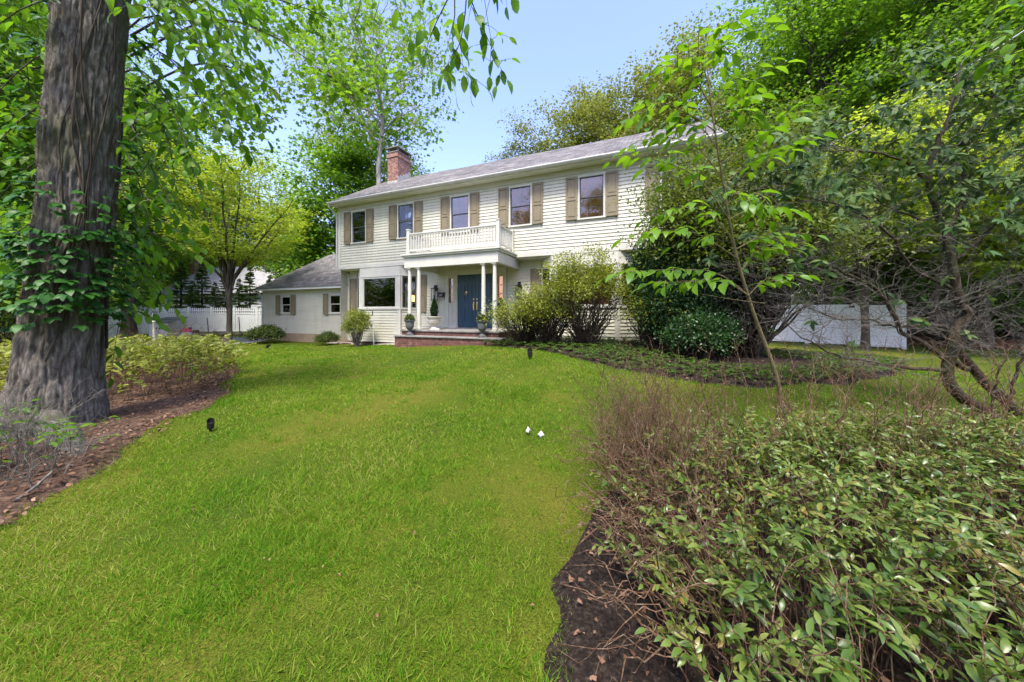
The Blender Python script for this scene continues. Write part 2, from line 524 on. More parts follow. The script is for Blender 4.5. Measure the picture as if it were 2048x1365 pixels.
M_found = paint("foundation_parge", (.33,.25,.16), .9, .12, 1.6, bump=.3)
M_brass = paint("brass", (.75,.55,.22), .28, .08, 8, metal=.9)
M_blackm = paint("black_metal", (.012,.012,.013), .4, .1, 8)
M_stone = paint("bluestone_tread", (.20,.19,.17), .85, .18, 5.0, bump=.4)

def shingle_material():
    m, nt, b = new_mat("grey_shingles")
    v = coords(nt, (1, 1, 1), 'UV')
    br = node(nt, "ShaderNodeTexBrick"); br.offset = .5; br.offset_frequency = 2; br.squash_frequency = 1; br.squash = 1.0
    nt.links.new(v, br.inputs["Vector"])
    br.inputs["Scale"].default_value = 1.0; br.inputs["Brick Width"].default_value = .30; br.inputs["Row Height"].default_value = .145
    br.inputs["Mortar Size"].default_value = .012; br.inputs["Mortar Smooth"].default_value = .4; br.inputs["Bias"].default_value = .0
    br.inputs["Color1"].default_value = (.105,.10,.10,1); br.inputs["Color2"].default_value = (.225,.215,.21,1); br.inputs["Mortar"].default_value = (.06,.058,.056,1)
    n = node(nt, "ShaderNodeTexNoise", Scale=.8, Detail=6.0); nt.links.new(v, n.inputs["Vector"])
    r = ramp(nt, [(.3, (.72,.72,.72)), (.7, (1.12,1.1,1.08))], n.outputs[0])
    mm = node(nt, "ShaderNodeMix", data_type='RGBA', blend_type='MULTIPLY'); mm.inputs[0].default_value = 1
    nt.links.new(br.outputs[0], mm.inputs[6]); nt.links.new(r.outputs[0], mm.inputs[7]); nt.links.new(mm.outputs[2], b.inputs["Base Color"])
    b.inputs["Roughness"].default_value = .92; b.inputs["Specular IOR Level"].default_value = .2
    bp = node(nt, "ShaderNodeBump", Strength=.7, Distance=.02); nt.links.new(br.outputs["Fac"], bp.inputs["Height"]); bp.invert = True; nt.links.new(bp.outputs[0], b.inputs["Normal"])
    return m
M_shing = shingle_material()

def brick_material(name, c1, c2, mortar, kind='UV'):
    m, nt, b = new_mat(name)
    v = coords(nt, (1, 1, 1), kind)
    br = node(nt, "ShaderNodeTexBrick"); br.offset = .5
    nt.links.new(v, br.inputs["Vector"])
    br.inputs["Scale"].default_value = 1.0; br.inputs["Brick Width"].default_value = .21; br.inputs["Row Height"].default_value = .073
    br.inputs["Mortar Size"].default_value = .008; br.inputs["Mortar Smooth"].default_value = .2
    br.inputs["Color1"].default_value = (*c1,1); br.inputs["Color2"].default_value = (*c2,1); br.inputs["Mortar"].default_value = (*mortar,1)
    n = node(nt, "ShaderNodeTexNoise", Scale=7.0, Detail=6.0); nt.links.new(v, n.inputs["Vector"])
    r = ramp(nt, [(.35, (.55,.55,.55)), (.6, (1,1,1)), (.72, (1.5,1.55,1.6))], n.outputs[0])
    mm = node(nt, "ShaderNodeMix", data_type='RGBA', blend_type='MULTIPLY'); mm.inputs[0].default_value = 1
    nt.links.new(br.outputs[0], mm.inputs[6]); nt.links.new(r.outputs[0], mm.inputs[7]); nt.links.new(mm.outputs[2], b.inputs["Base Color"])
    b.inputs["Roughness"].default_value = .9
    bp = node(nt, "ShaderNodeBump", Strength=.6, Distance=.01); nt.links.new(br.outputs["Fac"], bp.inputs["Height"]); bp.invert = True; nt.links.new(bp.outputs[0], b.inputs["Normal"])
    return m
M_brick = brick_material("chimney_brick", (.24,.085,.06), (.38,.17,.125), (.36,.33,.3))
M_stepbrick = brick_material("step_brick", (.10,.032,.024), (.17,.062,.045), (.16,.13,.11))

def box_uv(o):
    """metre-scale UVs from the dominant axis of each face"""
    me = o.data
    uv = me.uv_layers.new(name="uv")
    for p in me.polygons:
        n = p.normal
        for li in p.loop_indices:
            c = me.vertices[me.loops[li].vertex_index].co
            if abs(n.z) > .85: q = (c.x, c.y)
            elif abs(n.z) > .25: q = (c.x, c.y/max(abs(n.z), .1))      # roof slope: run along the slope
            elif abs(n.x) > abs(n.y): q = (c.y, c.z)
            else: q = (c.x, c.z)
            uv.data[li].uv = q
    return o

def glass_material():
    m, nt, b = new_mat("window_glass")
    nt.nodes.remove(b)
    t = node(nt, "ShaderNodeBsdfTransparent"); g = node(nt, "ShaderNodeBsdfGlossy"); g.inputs["Roughness"].default_value = .02
    t.inputs[0].default_value = (.86,.87,.86,1)
    fr = node(nt, "ShaderNodeFresnel"); fr.inputs[0].default_value = 1.55
    ma = node(nt, "ShaderNodeMath", operation='MULTIPLY_ADD'); nt.links.new(fr.outputs[0], ma.inputs[0]); ma.inputs[1].default_value = 1.0; ma.inputs[2].default_value = .04
    v = coords(nt); n = node(nt, "ShaderNodeTexNoise", Scale=1.7, Detail=1.0); nt.links.new(v, n.inputs["Vector"])
    bp = node(nt, "ShaderNodeBump", Strength=.06, Distance=.1); nt.links.new(n.outputs[0], bp.inputs["Height"]); nt.links.new(bp.outputs[0], g.inputs["Normal"])
    ms = node(nt, "ShaderNodeMixShader"); nt.links.new(ma.outputs[0], ms.inputs[0]); nt.links.new(t.outputs[0], ms.inputs[1]); nt.links.new(g.outputs[0], ms.inputs[2])
    nt.links.new(ms.outputs[0], nt.nodes["Material Output"].inputs[0])
    return m
M_glass = glass_material()

def glow_material(name, c1, c2, em, sc=(.6,.6,14)):
    """room seen behind the glass: warm blind or wall glowing by itself in place of room light"""
    m, nt, b = new_mat(name)
    v = coords(nt, sc); n = node(nt, "ShaderNodeTexNoise", Scale=1.6, Detail=3.0); nt.links.new(v, n.inputs["Vector"])
    r = ramp(nt, [(.35, c1), (.65, c2)], n.outputs[0])
    nt.links.new(r.outputs[0], b.inputs["Base Color"]); nt.links.new(r.outputs[0], b.inputs["Emission Color"]); b.inputs["Emission Strength"].default_value = em  # room light put into blinds, walls and curtains as their own glow
    b.inputs["Roughness"].default_value = .8
    return m
M_blind = glow_material("glowing_wood_blind", (.09,.035,.014), (.16,.065,.025), .10, (.4,.4,26))
M_warm = glow_material("glowing_warm_room", (.13,.042,.012), (.26,.085,.020), .16, (1.2,1.2,1.2))
M_orange = glow_material("glowing_orange_shade", (.42,.13,.015), (.60,.22,.03), .5, (2,2,2))
M_dark = paint("dark_room", (.02,.018,.016), .9)  # darkness of an unlit room put into the colour
M_roman = paint("sage_roman_blind", (.62,.64,.44), .8, .06)
M_lamp = glow_material("lampshade_lit", (.9,.42,.12), (.95,.5,.16), 1.6, (1,1,1))

house = thing("house", "two-storey white clapboard house with tan shutters and a navy double front door", "house", HO, TH)

def siding(name, s0, s1, z0, z1, y, openings=(), course=.112, mat=None, parent=house, axis='x', flip=1):
    """lapped clapboards facing -y (axis x) or +-x (axis y), leaving openings (a0,a1,z0,z1)"""
    mb = MB(); z = z0
    while z < z1 - 1e-4:
        zt = min(z + course, z1)
        zs = sorted({z, zt} | {q for o in openings for q in (o[2], o[3]) if z < q < zt})
        for za, zb in zip(zs[:-1], zs[1:]):
            iv = [(s0, s1)]
            for o in openings:
                if o[2] < zb - 1e-5 and o[3] > za + 1e-5:
                    iv = [p for a, b_ in iv for p in ((a, min(b_, o[0])), (max(a, o[1]), b_)) if p[1] - p[0] > 1e-4]
            da = .026 - .022*(za - z)/course; db = .026 - .022*(zb - z)/course
            for a, b_ in iv:
                if axis == 'x':
                    vs = [(a, y-da, za), (b_, y-da, za), (b_, y-db, zb), (a, y-db, zb), (a, y, za), (b_, y, za)]
                else:
                    vs = [(y+flip*da, a, za), (y+flip*da, b_, za), (y+flip*db, b_, zb), (y+flip*db, a, zb), (y, a, za), (y, b_, za)]
                mb.add(vs, [(0,1,2,3), (4,5,1,0)])
        z = zt
    return mb.build(name, mat or M_clap, parent)

def window(s0, s1, z0, z1, y, kind='dark', cols=3, rows=2, par=house, back=M_blind, name="window"):
    """double-hung window, outer casing s0..s1, z0..z1, wall face at y"""
    cw = .055
    mb = MB()
    mb.box(s0, s0+cw, y-.042, y+.08, z0+.05, z1-.07); mb.box(s1-cw, s1, y-.042, y+.08, z0+.05, z1-.07)
    mb.box(s0-.012, s1+.012, y-.05, y+.08, z1-.07, z1); mb.box(s0-.03, s1+.03, y-.07, y+.08, z0, z0+.05)
    win = mb.build(name, M_trim, par)
    a, b_, c, d = s0+cw, s1-cw, z0+.05, z1-.07
    zm = (c+d)/2
    msh = M_sash if kind == 'dark' else M_trim
    f = .032
    mb = MB()
    for za, zb, yy in ((c, zm+.012, y+.012), (zm-.012, d, y-.012)):
        mb.box(a, a+f, yy, yy+.028, za, zb); mb.box(b_-f, b_, yy, yy+.028, za, zb)
        mb.box(a+f, b_-f, yy, yy+.028, za, za+f); mb.box(a+f, b_-f, yy, yy+.028, zb-f, zb)
    sash = mb.build("sash", msh, win)
    mb = MB()
    mw = .009
    for za, zb, yy in ((c+f, zm-.02, y+.018), (zm+.02, d-f, y-.008)):
        for k in range(1, cols):
            xx = a + f + (b_-a-2*f)*k/cols; mb.box(xx-mw, xx+mw, yy+.013, yy+.021, za, zb)
        for k in range(1, rows):
            zz = za + (zb-za)*k/rows; mb.box(a+f, b_-f, yy+.0135, yy+.0205, zz-mw, zz+mw)
    mb.build("muntin", M_trim if kind != 'dark' else MAT["bronze_muntin"], win)
    mb = MB()
    mb.box(a+f, b_-f, y+.024, y+.028, c+f, zm-.01); mb.box(a+f, b_-f, y+.000, y+.004, zm+.01, d-f)
    mb.build("pane", M_glass, win)
    mb = MB(); mb.box(a, b_, y+.11, y+.13, c-.02, d+.02); mb.build("blind", back, win)  # panel behind the glass
    return win
paint("bronze_muntin", (.16,.10,.06), .5, .05)

def shutter(s0, s1, z0, z1, y, par=house):
    st = .052; th = .035
    mb = MB(); yb = y-.025; yf = yb-th
    mid = z0 + (z1-z0)*.48
    mb.box(s0, s0+st, yf, yb, z0, z1); mb.box(s1-st, s1, yf, yb, z0, z1)
    mb.box(s0+st, s1-st, yf, yb, z1-.07, z1); mb.box(s0+st, s1-st, yf, yb, z0, z0+.09); mb.box(s0+st, s1-st, yf, yb, mid-.04, mid+.04)
    mb.box(s0+st, s1-st, yf+.02, yb, z0+.09, mid-.04); mb.box(s0+st, s1-st, yf+.02, yb, mid+.04, z1-.07)
    g = .03
    for za, zb in ((z0+.09, mid-.04), (mid+.04, z1-.07)):
        mb.box(s0+st+g, s1-st-g, yf+.006, yf+.022, za+g, zb-g)
    o = mb.build("shutter", M_shut, par)
    d = MB()                                              # S-shaped holdback and hinge pins
    sx = s1 - .05
    d.tube([(sx, yb, z0-.01), (sx-.02, yb-.02, z0-.035), (sx+.012, yb-.02, z0-.06), (sx-.012, yb-.02, z0-.085)], .008, 5)
    d.build("holdback", M_blackm, o)
    return o

YU = -.5                                                  # second-storey face
YW = .3                                                   # wing face
ZF = 1.095                                                # ground-floor level
SL, SR = -5.85, 8.75
SWL = -12.4
wins_up = [-4.65, -2.13, .40, 2.84, 5.285, 7.73]
HW = .43
ops = [(c-HW+.02, c+HW-.02, 4.70, 6.06) for c in wins_up]
siding("wall", SL+.11, SR-.11, 3.72, 6.19, YU, ops)
bayL = (-5.28, -4.53, -2.42, -1.90); bayR = (3.46, 3.98, 6.09, 6.84)
siding("wall", bayL[3]+.02, -.545, .55, 3.56, 0, [])
siding("wall", 2.105, bayR[0]-.02, .55, 3.56, 0, [])
siding("wall", -.545, 2.105, 3.34, 3.56, 0, [])
siding("wall", SL+.11, bayL[0]-.02, .40, 3.56, 0, [])
siding("wall", bayR[3]+.02, SR-.11, .55, 3.56, 0, [])
# gable ends and back, plain boards
siding("wall", YU+.1, 5.7, .5, 6.3, SL+.001, [], axis='y', flip=-1)
siding("wall", YU+.1, 5.7, .5, 6.3, SR-.001, [], axis='y', flip=1)
mb = MB(); mb.box(SL+.03, SR-.03, 5.6, 5.7, .3, 6.3); mb.build("back_wall", M_clap, house)
# corner boards
mb = MB()
for a, b_ in ((SL-.03, SL+.11), (SR-.11, SR+.03)):
    mb.box(a, b_, YU-.035, YU+.1, 3.62, 6.2)
    mb.box(a, b_, -.035, .1, .42, 3.46)
mb.box(SL-.02, SR+.02, YU-.03, YU+.06, 3.59, 3.73)        # band at the foot of the second storey
mb.build("corner_trim", M_trim, house)
mb = MB(); mb.box(SL, SR, YU+.06, .12, 3.56, 3.62); mb.build("overhang_soffit", M_soffit, house)
# frieze, soffit, fascia, gutter
mb = MB(); mb.box(SL-.03, SR+.03, YU-.03, YU+.05, 6.18, 6.36); mb.build("frieze", M_trim, house)
mb = MB(); mb.box(SL-.16, SR+.16, YU-.36, YU+.05, 6.362, 6.40); mb.box(SL-.16, SR+.16, YU-.39, YU-.36, 6.34, 6.48); mb.build("eave_soffit", M_soffit, house)
mb = MB()
gp = [(-.39, 6.47), (-.50, 6.47), (-.505, 6.44), (-.49, 6.41), (-.45, 6.365), (-.39, 6.365)]
n = len(gp)
mb.add([(SL-.2, YU+y, z) for y, z in gp] + [(SR+.2, YU+y, z) for y, z in gp], [tuple(range(n)), tuple(range(n, 2*n))[::-1]] + [(i, n+i, n+(i+1) % n, (i+1) % n) for i in range(n)])
mb.build("gutter", M_gut, house)
mb = MB()
mb.tube([(SL-.12, YU-.44, 6.38), (SL-.12, YU-.42, 6.28), (SL-.06, YU-.1, 6.02), (SL-.06, YU-.07, 5.9), (SL-.06, YU-.07, 3.7)], .035, 8)
mb.build("downspout", M_trim, house)
# main roof: ridge at y=2.6
RZ, RY = 8.66, 2.6
EY, EZ = YU-.47, 6.47
BY = 2*RY - EY
def gable_roof(name, sL, sR, ey, ez, ry, rz, th, par=house):
    by = 2*ry-ey
    mb = MB()
    # subdivided along the eave so the line is not perfectly straight
    N = 24
    top = []; rng = random.Random(5)
    for i in range(N+1):
        s = sL + (sR-sL)*i/N
        top += [(s, ey, ez + rng.uniform(-.006, .006)), (s, (ey+ry)/2, (ez+rz)/2 + rng.uniform(-.012, .004)), (s, ry, rz + rng.uniform(-.015, .01)), (s, by, ez)]
    fs = []
    for i in range(N):
        a = 4*i; b2 = a+4
        fs += [(a, b2, b2+1, a+1), (a+1, b2+1, b2+2, a+2), (a+2, b2+2, b2+3, a+3)]
    mb.add(top, fs)
    mb.add([(sL, ey, ez), (sL, ry, rz), (sL, by, ez), (sL, ey, ez-th), (sL, ry, rz-th), (sL, by, ez-th)], [(0,1,4,3), (1,2,5,4)])
    mb.add([(sR, ey, ez), (sR, ry, rz), (sR, by, ez), (sR, ey, ez-th), (sR, ry, rz-th), (sR, by, ez-th)], [(3,4,1,0), (4,5,2,1)])
    mb.add([(sL, ey, ez), (sR, ey, ez), (sR, ey, ez-.03), (sL, ey, ez-.03)], [(3,2,1,0)])
    o = mb.build(name, M_shing, par); box_uv(o)
    return o
gable_roof("roof", SL-.2, SR+.2, EY, EZ, RY, RZ, .12)
mb = MB()                                                 # gable triangles and rake boards
for s, dx in ((SL, -.02), (SR, .02)):
    mb = MB(); mb.add([(s, YU, 6.3), (s, 5.7, 6.3), (s, 5.7, 6.42), (s, RY, RZ-.13), (s, YU, 6.42)], [(0,1,2,3,4)]); mb.build("gable_wall", M_clap, house)
for s in (SL-.19, SR+.16):
    mb = MB(); mb.add([(s, EY+.06, EZ-.02), (s+.03, EY+.06, EZ-.02), (s+.03, RY, RZ-.04), (s, RY, RZ-.04), (s, EY+.06, EZ-.2), (s+.03, EY+.06, EZ-.2), (s+.03, RY, RZ-.2), (s, RY, RZ-.2)],
           [(0,3,7,4), (1,5,6,2), (4,7,6,5)]); mb.build("rake_board", M_trim, house)

for c in wins_up:
    bk = {5.285: M_warm, .40: M_warm, 2.84: M_warm}.get(c, M_blind)
    window(c-HW, c+HW, 4.66, 6.10, YU, 'dark', 3, 2, back=bk)
    shutter(c-HW-.40, c-HW-.02, 4.68, 6.08, YU-.02); shutter(c+HW+.02, c+HW+.40, 4.68, 6.08, YU-.02)

# wing
zsw0, zsw1 = .62, 2.70
wx = [(S(563,-.3), S(583,-.3)), (S(659,-.3), S(683,-.3))]
ops = [(a+.02, b_-.02, 1.66, 2.54) for a, b_ in wx]
siding("wall", SWL+.1, SL+.02, zsw0, zsw1, YW, ops)
for a, b_ in wx:
    window(a, b_, 1.62, 2.58, YW, 'white', 3, 2, back=M_dark)
    shutter(a-.36, a-.02, 1.58, 2.60, YW-.02); shutter(b_+.02, b_+.36, 1.58, 2.60, YW-.02)
mb = MB(); mb.box(SWL-.02, SL+.3, YW-.01, YW+.3, -.3, zsw0); mb.box(SWL-.02, SWL+.28, YW+.3, 8.6, -.3, zsw0); mb.build("foundation", M_found, house)
mb = MB(); mb.box(SWL-.03, SWL+.1, YW-.035, YW+.1, zsw0-.02, 2.70); mb.box(SWL-.03, SL+.02, YW-.03, YW+.05, 2.70, 2.86); mb.build("corner_trim", M_trim, house)
mb = MB(); mb.box(SWL-.15, SL+.02, YW-.30, YW+.05, 2.862, 2.90); mb.box(SWL-.15, SL+.02, YW-.32, YW-.30, 2.84, 2.96); mb.build("eave_soffit", M_soffit, house)
siding("wall", YW+.1, 8.6, zsw0, 2.9, SWL+.001, [], axis='y', flip=-1)
gable_roof("roof", SWL-.2, SL+.02, YW-.36, 2.97, 4.5, 5.5, .1)
mb = MB(); mb.add([(SWL, YW, 2.85), (SWL, 8.7, 2.85), (SWL, 4.5, 5.36)], [(0,1,2)]); mb.build("gable_wall", M_clap, house)
mb = MB(); mb.tube([(SWL-.08, YW-.28, 2.9), (SWL-.08, YW-.2, 2.7), (SWL-.01, YW-.07, 2.55), (SWL-.01, YW-.07, .45)], .035, 8); mb.build("downspout", M_trim, house)

# foundation of the main block (shadowy gap under the boards)
mb = MB(); mb.box(SL+.05, SR-.05, .06, .3, -.2, .56); mb.box(SL+.05, SL+.3, .3, 5.6, -.2, .56); mb.box(SR-.3, SR-.05, .3, 5.6, -.2, .56)
mb.build("foundation", M_found, house)

# chimney
mb = MB(); mb.box(-5.02, -4.40, 1.60, 2.56, 6.6, 9.30); mb.box(-5.05, -4.37, 1.57, 2.59, 9.30, 9.42); mb.box(-5.02, -4.40, 1.60, 2.56, 9.42, 9.55)
ch = mb.build("chimney", M_brick, house); box_uv(ch)
mb = MB()
mb.box(-5.04, -4.38, 1.58, 2.58, 9.55, 9.60)
mb.build("crown", M_stone, ch)
mb = MB()
for xx in (-4.98, -4.50):
    for yy in (1.65, 2.43): mb.box(xx, xx+.08, yy, yy+.08, 9.60, 9.76)
mb.box(-5.08, -4.34, 1.54, 2.62, 9.76, 9.80)
mb.build("chimney_cap", paint("cap_slate", (.24,.225,.2), .8, .1), ch)
mb = MB()
for k in range(5):
    ya = 1.60 + k*.19; zr = 6.47 + (RZ-6.47)*(ya-EY)/(RY-EY)
    mb.box(-4.40, -4.392, ya, ya+.19, zr-.1, zr+.30)
mb.box(-5.03, -4.39, 1.588, 1.60, 7.75, 8.14)
mb.build("flashing", paint("lead_flashing", (.42,.41,.39), .6, .2, 8), ch)

# front door unit
du = MB()
du.box(-.545, -.40, -.06, .1, ZF-.02, 3.34); du.box(1.96, 2.105, -.06, .1, ZF-.02, 3.34)
du.box(-.40, 1.96, -.06, .1, 3.14, 3.34)
du.box(-.19, -.03, -.055, .1, ZF-.02, 3.14); du.box(1.59, 1.75, -.055, .1, ZF-.02, 3.14)
for a, b_ in ((-.40, -.19), (1.75, 1.96)):
    du.box(a, b_, -.045, .1, ZF-.02, 2.06); du.box(a, b_, -.045, .1, 3.03, 3.14)
    du.box(a, b_, -.045, .06, 2.365, 2.385); du.box(a, b_, -.045, .06, 2.69, 2.71)
    du.box(a+.03, b_-.03, -.055, -.04, 1.25, 1.60); du.box(a+.03, b_-.03, -.055, -.04, 1.66, 2.0)
du.box(-.42, 1.98, -.10, .1, ZF-.08, ZF-.02)
du.box(-.03, .0, -.045, .1, ZF-.02, 3.14); du.box(1.56, 1.59, -.045, .1, ZF-.02, 3.14)
door_frame = du.build("door_frame", M_trim, house)
for a, b_ in ((-.40, -.19), (1.75, 1.96)):
    mb = MB(); mb.box(a, b_, .03, .034, 2.06, 3.03); sl = mb.build("sidelight", M_glass, house)
    mb = MB(); mb.box(a, b_, .09, .10, 2.0, 3.1); mb.build("curtain", M_orange if a > 0 else M_warm, sl)
for k, (a, b_) in enumerate(((.0, .776), (.784, 1.56))):
    d = MB()
    d.box(a, b_, .0, .045, ZF, 3.13)
    st, mu = .115, .10
    colw = (b_-a-2*st-mu)/2
    for cx in (a+st, a+st+colw+mu):
        for za, zb in ((ZF+.24, ZF+.78), (ZF+.98, ZF+1.66), (ZF+1.76, ZF+1.94)):
            # moulding ring around a raised field
            g = .018
            d.box(cx, cx+colw, -.010, .0, za, za+g); d.box(cx, cx+colw, -.010, .0, zb-g, zb)
            d.box(cx, cx+g, -.010, .0, za+g, zb-g); d.box(cx+colw-g, cx+colw, -.010, .0, za+g, zb-g)
            d.box(cx+.045, cx+colw-.045, -.008, .0, za+.045, zb-.045)
    dl = d.build("front_door", M_door, house)
    hx = b_-.07 if k == 0 else a+.07
    h = MB()
    h.lathe([(.028, 0), (.028, .012), (.012, .014)], 0, 0, 12)
    h.xf(Matrix.Translation((hx, -.002, ZF+1.08)) @ Matrix.Rotation(R(90), 4, 'X'))
    h.box(hx-.022, hx+.022, -.012, -.001, ZF+.66, ZF+.98)
    h.tube([(hx, -.01, ZF+.92), (hx, -.06, ZF+.90), (hx, -.065, ZF+.78), (hx, -.05, ZF+.68), (hx, -.01, ZF+.66)], .009, 6)
    h.build("handle", M_brass, dl)
    if k == 0:
        kn = MB(); kx = a+.388
        kn.tube([(kx + .045*math.sin(t), -.03, ZF+1.32 + .055*math.cos(t)) for t in np.linspace(0, 2*math.pi, 13)], .008, 6)
        kn.box(kx-.03, kx+.03, -.02, -.001, ZF+1.33, ZF+1.40)
        kn.build("knocker", M_brass, dl)

# bay windows
def bay(b, mirror):
    s0, s1, s2, s3 = b; D = -.55
    poly = [(s0, .0), (s1, D), (s2, D), (s3, .0)]
    base = MB()
    # clapboard skirt built as lapped courses on three faces
    z = .45
    while z < 1.83:
        zt = min(z+.112, 1.83)
        for (p, q) in ((poly[0], poly[1]), (poly[1], poly[2]), (poly[2], poly[3])):
            d = Vector((q[0]-p[0], q[1]-p[1])).normalized(); nn = Vector((d.y, -d.x))
            e = .03; f = .004
            base.add([(p[0]+nn.x*e, p[1]+nn.y*e, z), (q[0]+nn.x*e, q[1]+nn.y*e, z), (q[0]+nn.x*f, q[1]+nn.y*f, zt), (p[0]+nn.x*f, p[1]+nn.y*f, zt), (p[0], p[1], z), (q[0], q[1], z)],
                     [(0,1,2,3), (4,5,1,0)])
        z = zt
    bw = base.build("bay_window", M_clap, house)
    tr = MB()
    for s, y in (poly[1], poly[2]): tr.prism([(s-.075, y-.035), (s+.075, y-.035), (s+.075, y+.03), (s-.075, y+.03)], .42, 1.80)
    def ring(e, z0, z1):
        k = e*.55
        pl = [(s0-k*1.4, .0), (s1-k, D-e), (s2+k, D-e), (s3+k*1.4, .0)]
        tr.prism(pl, z0, z1)
    ring(.06, 1.80, 1.87)
    ring(.015, 3.20, 3.56); ring(.045, 3.17, 3.20)
    # front mullions
    for x0, x1 in ((s1-.06, s1+.16), (s2-.16, s2+.06)): tr.box(x0, x1, D-.03, D+.08, 1.87, 3.17)
    tr.box(s1+.16, s2-.16, D-.028, D+.06, 1.87, 1.92); tr.box(s1+.16, s2-.16, D-.028, D+.06, 3.10, 3.17)
    tr.box(s1+.16, s1+.21, D-.02, D+.06, 1.92, 3.10); tr.box(s2-.21, s2-.16, D-.02, D+.06, 1.92, 3.10)
    for p, q in ((poly[0], poly[1]), (poly[2], poly[3])):
        P = Vector(p); Q = Vector(q)
        for t0, t1 in ((0, .14), (.86, 1.0)):
            tr.obox(P.lerp(Q, t0), P.lerp(Q, t1), .07, 1.87, 3.17)
    tr.build("trim", M_trim, bw)
    g = MB(); g.box(s1+.21, s2-.21, D+.02, D+.026, 1.92, 3.10); g.build("pane", M_glass, bw)
    for p, q in ((poly[0], poly[1]), (poly[2], poly[3])):
        P = Vector(p); Q = Vector(q)
        g = MB(); g.obox(P.lerp(Q, .16), P.lerp(Q, .84), .006, 1.90, 3.15); g.build("pane", M_glass, bw)
        g = MB(); A, B_ = P.lerp(Q, .14), P.lerp(Q, .86)
        for za, zb in ((1.87, 1.92), (2.50, 2.54), (3.10, 3.17)): g.obox(A, B_, .05, za, zb)
        g.obox(P.lerp(Q, .14), P.lerp(Q, .2), .045, 1.92, 3.10); g.obox(P.lerp(Q, .8), P.lerp(Q, .86), .045, 1.92, 3.10)
        g.build("sash", M_sash, bw)
    room = MB()
    room.box(s0-.6, s3+.6, .9, .95, 1.3, 3.4); room.box(s0-.6, s0-.55, .0, .9, 1.3, 3.4); room.box(s3+.55, s3+.6, .0, .9, 1.3, 3.4); room.box(s0-.6, s3+.6, .0, .95, 1.27, 1.3)
    room.build("room", M_dark if not mirror else M_warm, bw)
    if not mirror:
        bl = MB()
        for k, (za, zb) in enumerate(((2.86, 3.12), (2.60, 2.88), (2.52, 2.62), (2.47, 2.54), (2.41, 2.48))):
            bl.box(s1+.20, s2-.20, D+.07 - .006*k, D+.09 + .004*k, za, zb)
        bl.build("roman_blind", M_roman, bw)
        lp = MB(); lp.lathe([(.16, 0), (.10, .26)], s2+.02, .2, 16); lp.xf(Matrix.Translation((0, 0, 2.15))); lp.build("lampshade", M_lamp, bw)
        sf = MB(); sf.box(s1+.2, s1+.75, .1, .35, 1.9, 2.42); sf.build("armchair", M_warm, bw)  # carries the same added warm glow as the room walls
    else:
        bl = MB(); bl.box(s1+.9, s2-.6, D+.12, D+.14, 1.9, 3.1); bl.build("curtain", M_blind, bw)
    return bw
bay(bayL, False); bay(bayR, True)
shutter(bayL[3]+.03, bayL[3]+.42, 1.70, 3.22, -.02); shutter(bayL[0]-.42, bayL[0]-.03, 1.70, 3.22, -.02)
shutter(bayR[0]-.42, bayR[0]-.03, 1.70, 3.22, -.02); shutter(bayR[3]+.03, bayR[3]+.42, 1.70, 3.22, -.02)

# portico
PL, PR = -1.04, 2.62
YP = -1.90
mb = MB()
mb.box(PL, PR, YP, YP+.16, 3.24, 3.60); mb.box(PL, PL+.16, YP+.16, 0, 3.24, 3.60); mb.box(PR-.16, PR, YP+.16, 0, 3.24, 3.60)
portico = mb.build("portico", M_trim, house)
mb = MB(); mb.box(PL-.10, PR+.10, YP-.10, YU, 3.66, 3.715); mb.box(PL-.06, PR+.06, YP-.06, YU, 3.60, 3.66); mb.build("cornice", M_trim, portico)
mb = MB(); mb.box(PL+.16, PR-.16, YP+.16, 0, 3.50, 3.54); mb.build("ceiling", M_soffit, portico)
for cx in (PL+.16, PL+.56, PR-.56, PR-.16):
    c = MB(); c.lathe([(.085, 1.10), (.085, 1.14), (.074, 1.17), (.070, 1.6), (.066, 2.4), (.058, 3.12), (.058, 3.14), (.066, 3.15), (.058, 3.17), (.072, 3.20)], cx, YP+.10, 20)
    c.box(cx-.09, cx+.09, YP+.01, YP+.19, 1.06, 1.10); c.box(cx-.085, cx+.085, YP+.015, YP+.185, 3.20, 3.238)
    c.build("column", M_trim, portico)
# balcony on the portico roof
mb = MB(); mb.box(PL-.02, PR+.02, YP+.02, YU, 3.715, 3.735); balc = mb.build("balcony", paint("deck_membrane", (.35,.34,.32), .8), house)
YR = YP+.16
posts = [(PL+.06, YR), (PR-.06, YR), (PL+.06, YU-.09), (PR-.06, YU-.09)]
for k, (x, y) in enumerate(posts):
    p = MB(); h = 4.60 if k < 2 else 4.50
    p.box(x-.055, x+.055, y-.055, y+.055, 3.735, h); p.box(x-.07, x+.07, y-.07, y+.07, h, h+.025); p.box(x-.05, x+.05, y-.05, y+.05, h+.025, h+.045)
    p.build("post", M_trim, balc)
def rail(p, q, nb):
    m_ = MB(); P = Vector(p); Q = Vector(q)
    m_.obox(P, Q, .075, 4.44, 4.48); m_.obox(P, Q, .045, 4.405, 4.44); m_.obox(P, Q, .045, 3.84, 3.89)
    for k in range(nb):
        t = (k+.5)/nb; c = P.lerp(Q, t); m_.box(c.x-.017, c.x+.017, c.y-.017, c.y+.017, 3.89, 4.405)
    m_.build("railing", M_trim, balc)
rail((PL+.115, YR), (PR-.115, YR), 30); rail((PL+.06, YR+.055), (PL+.06, YU-.145), 8); rail((PR-.06, YR+.055), (PR-.06, YU-.145), 8)

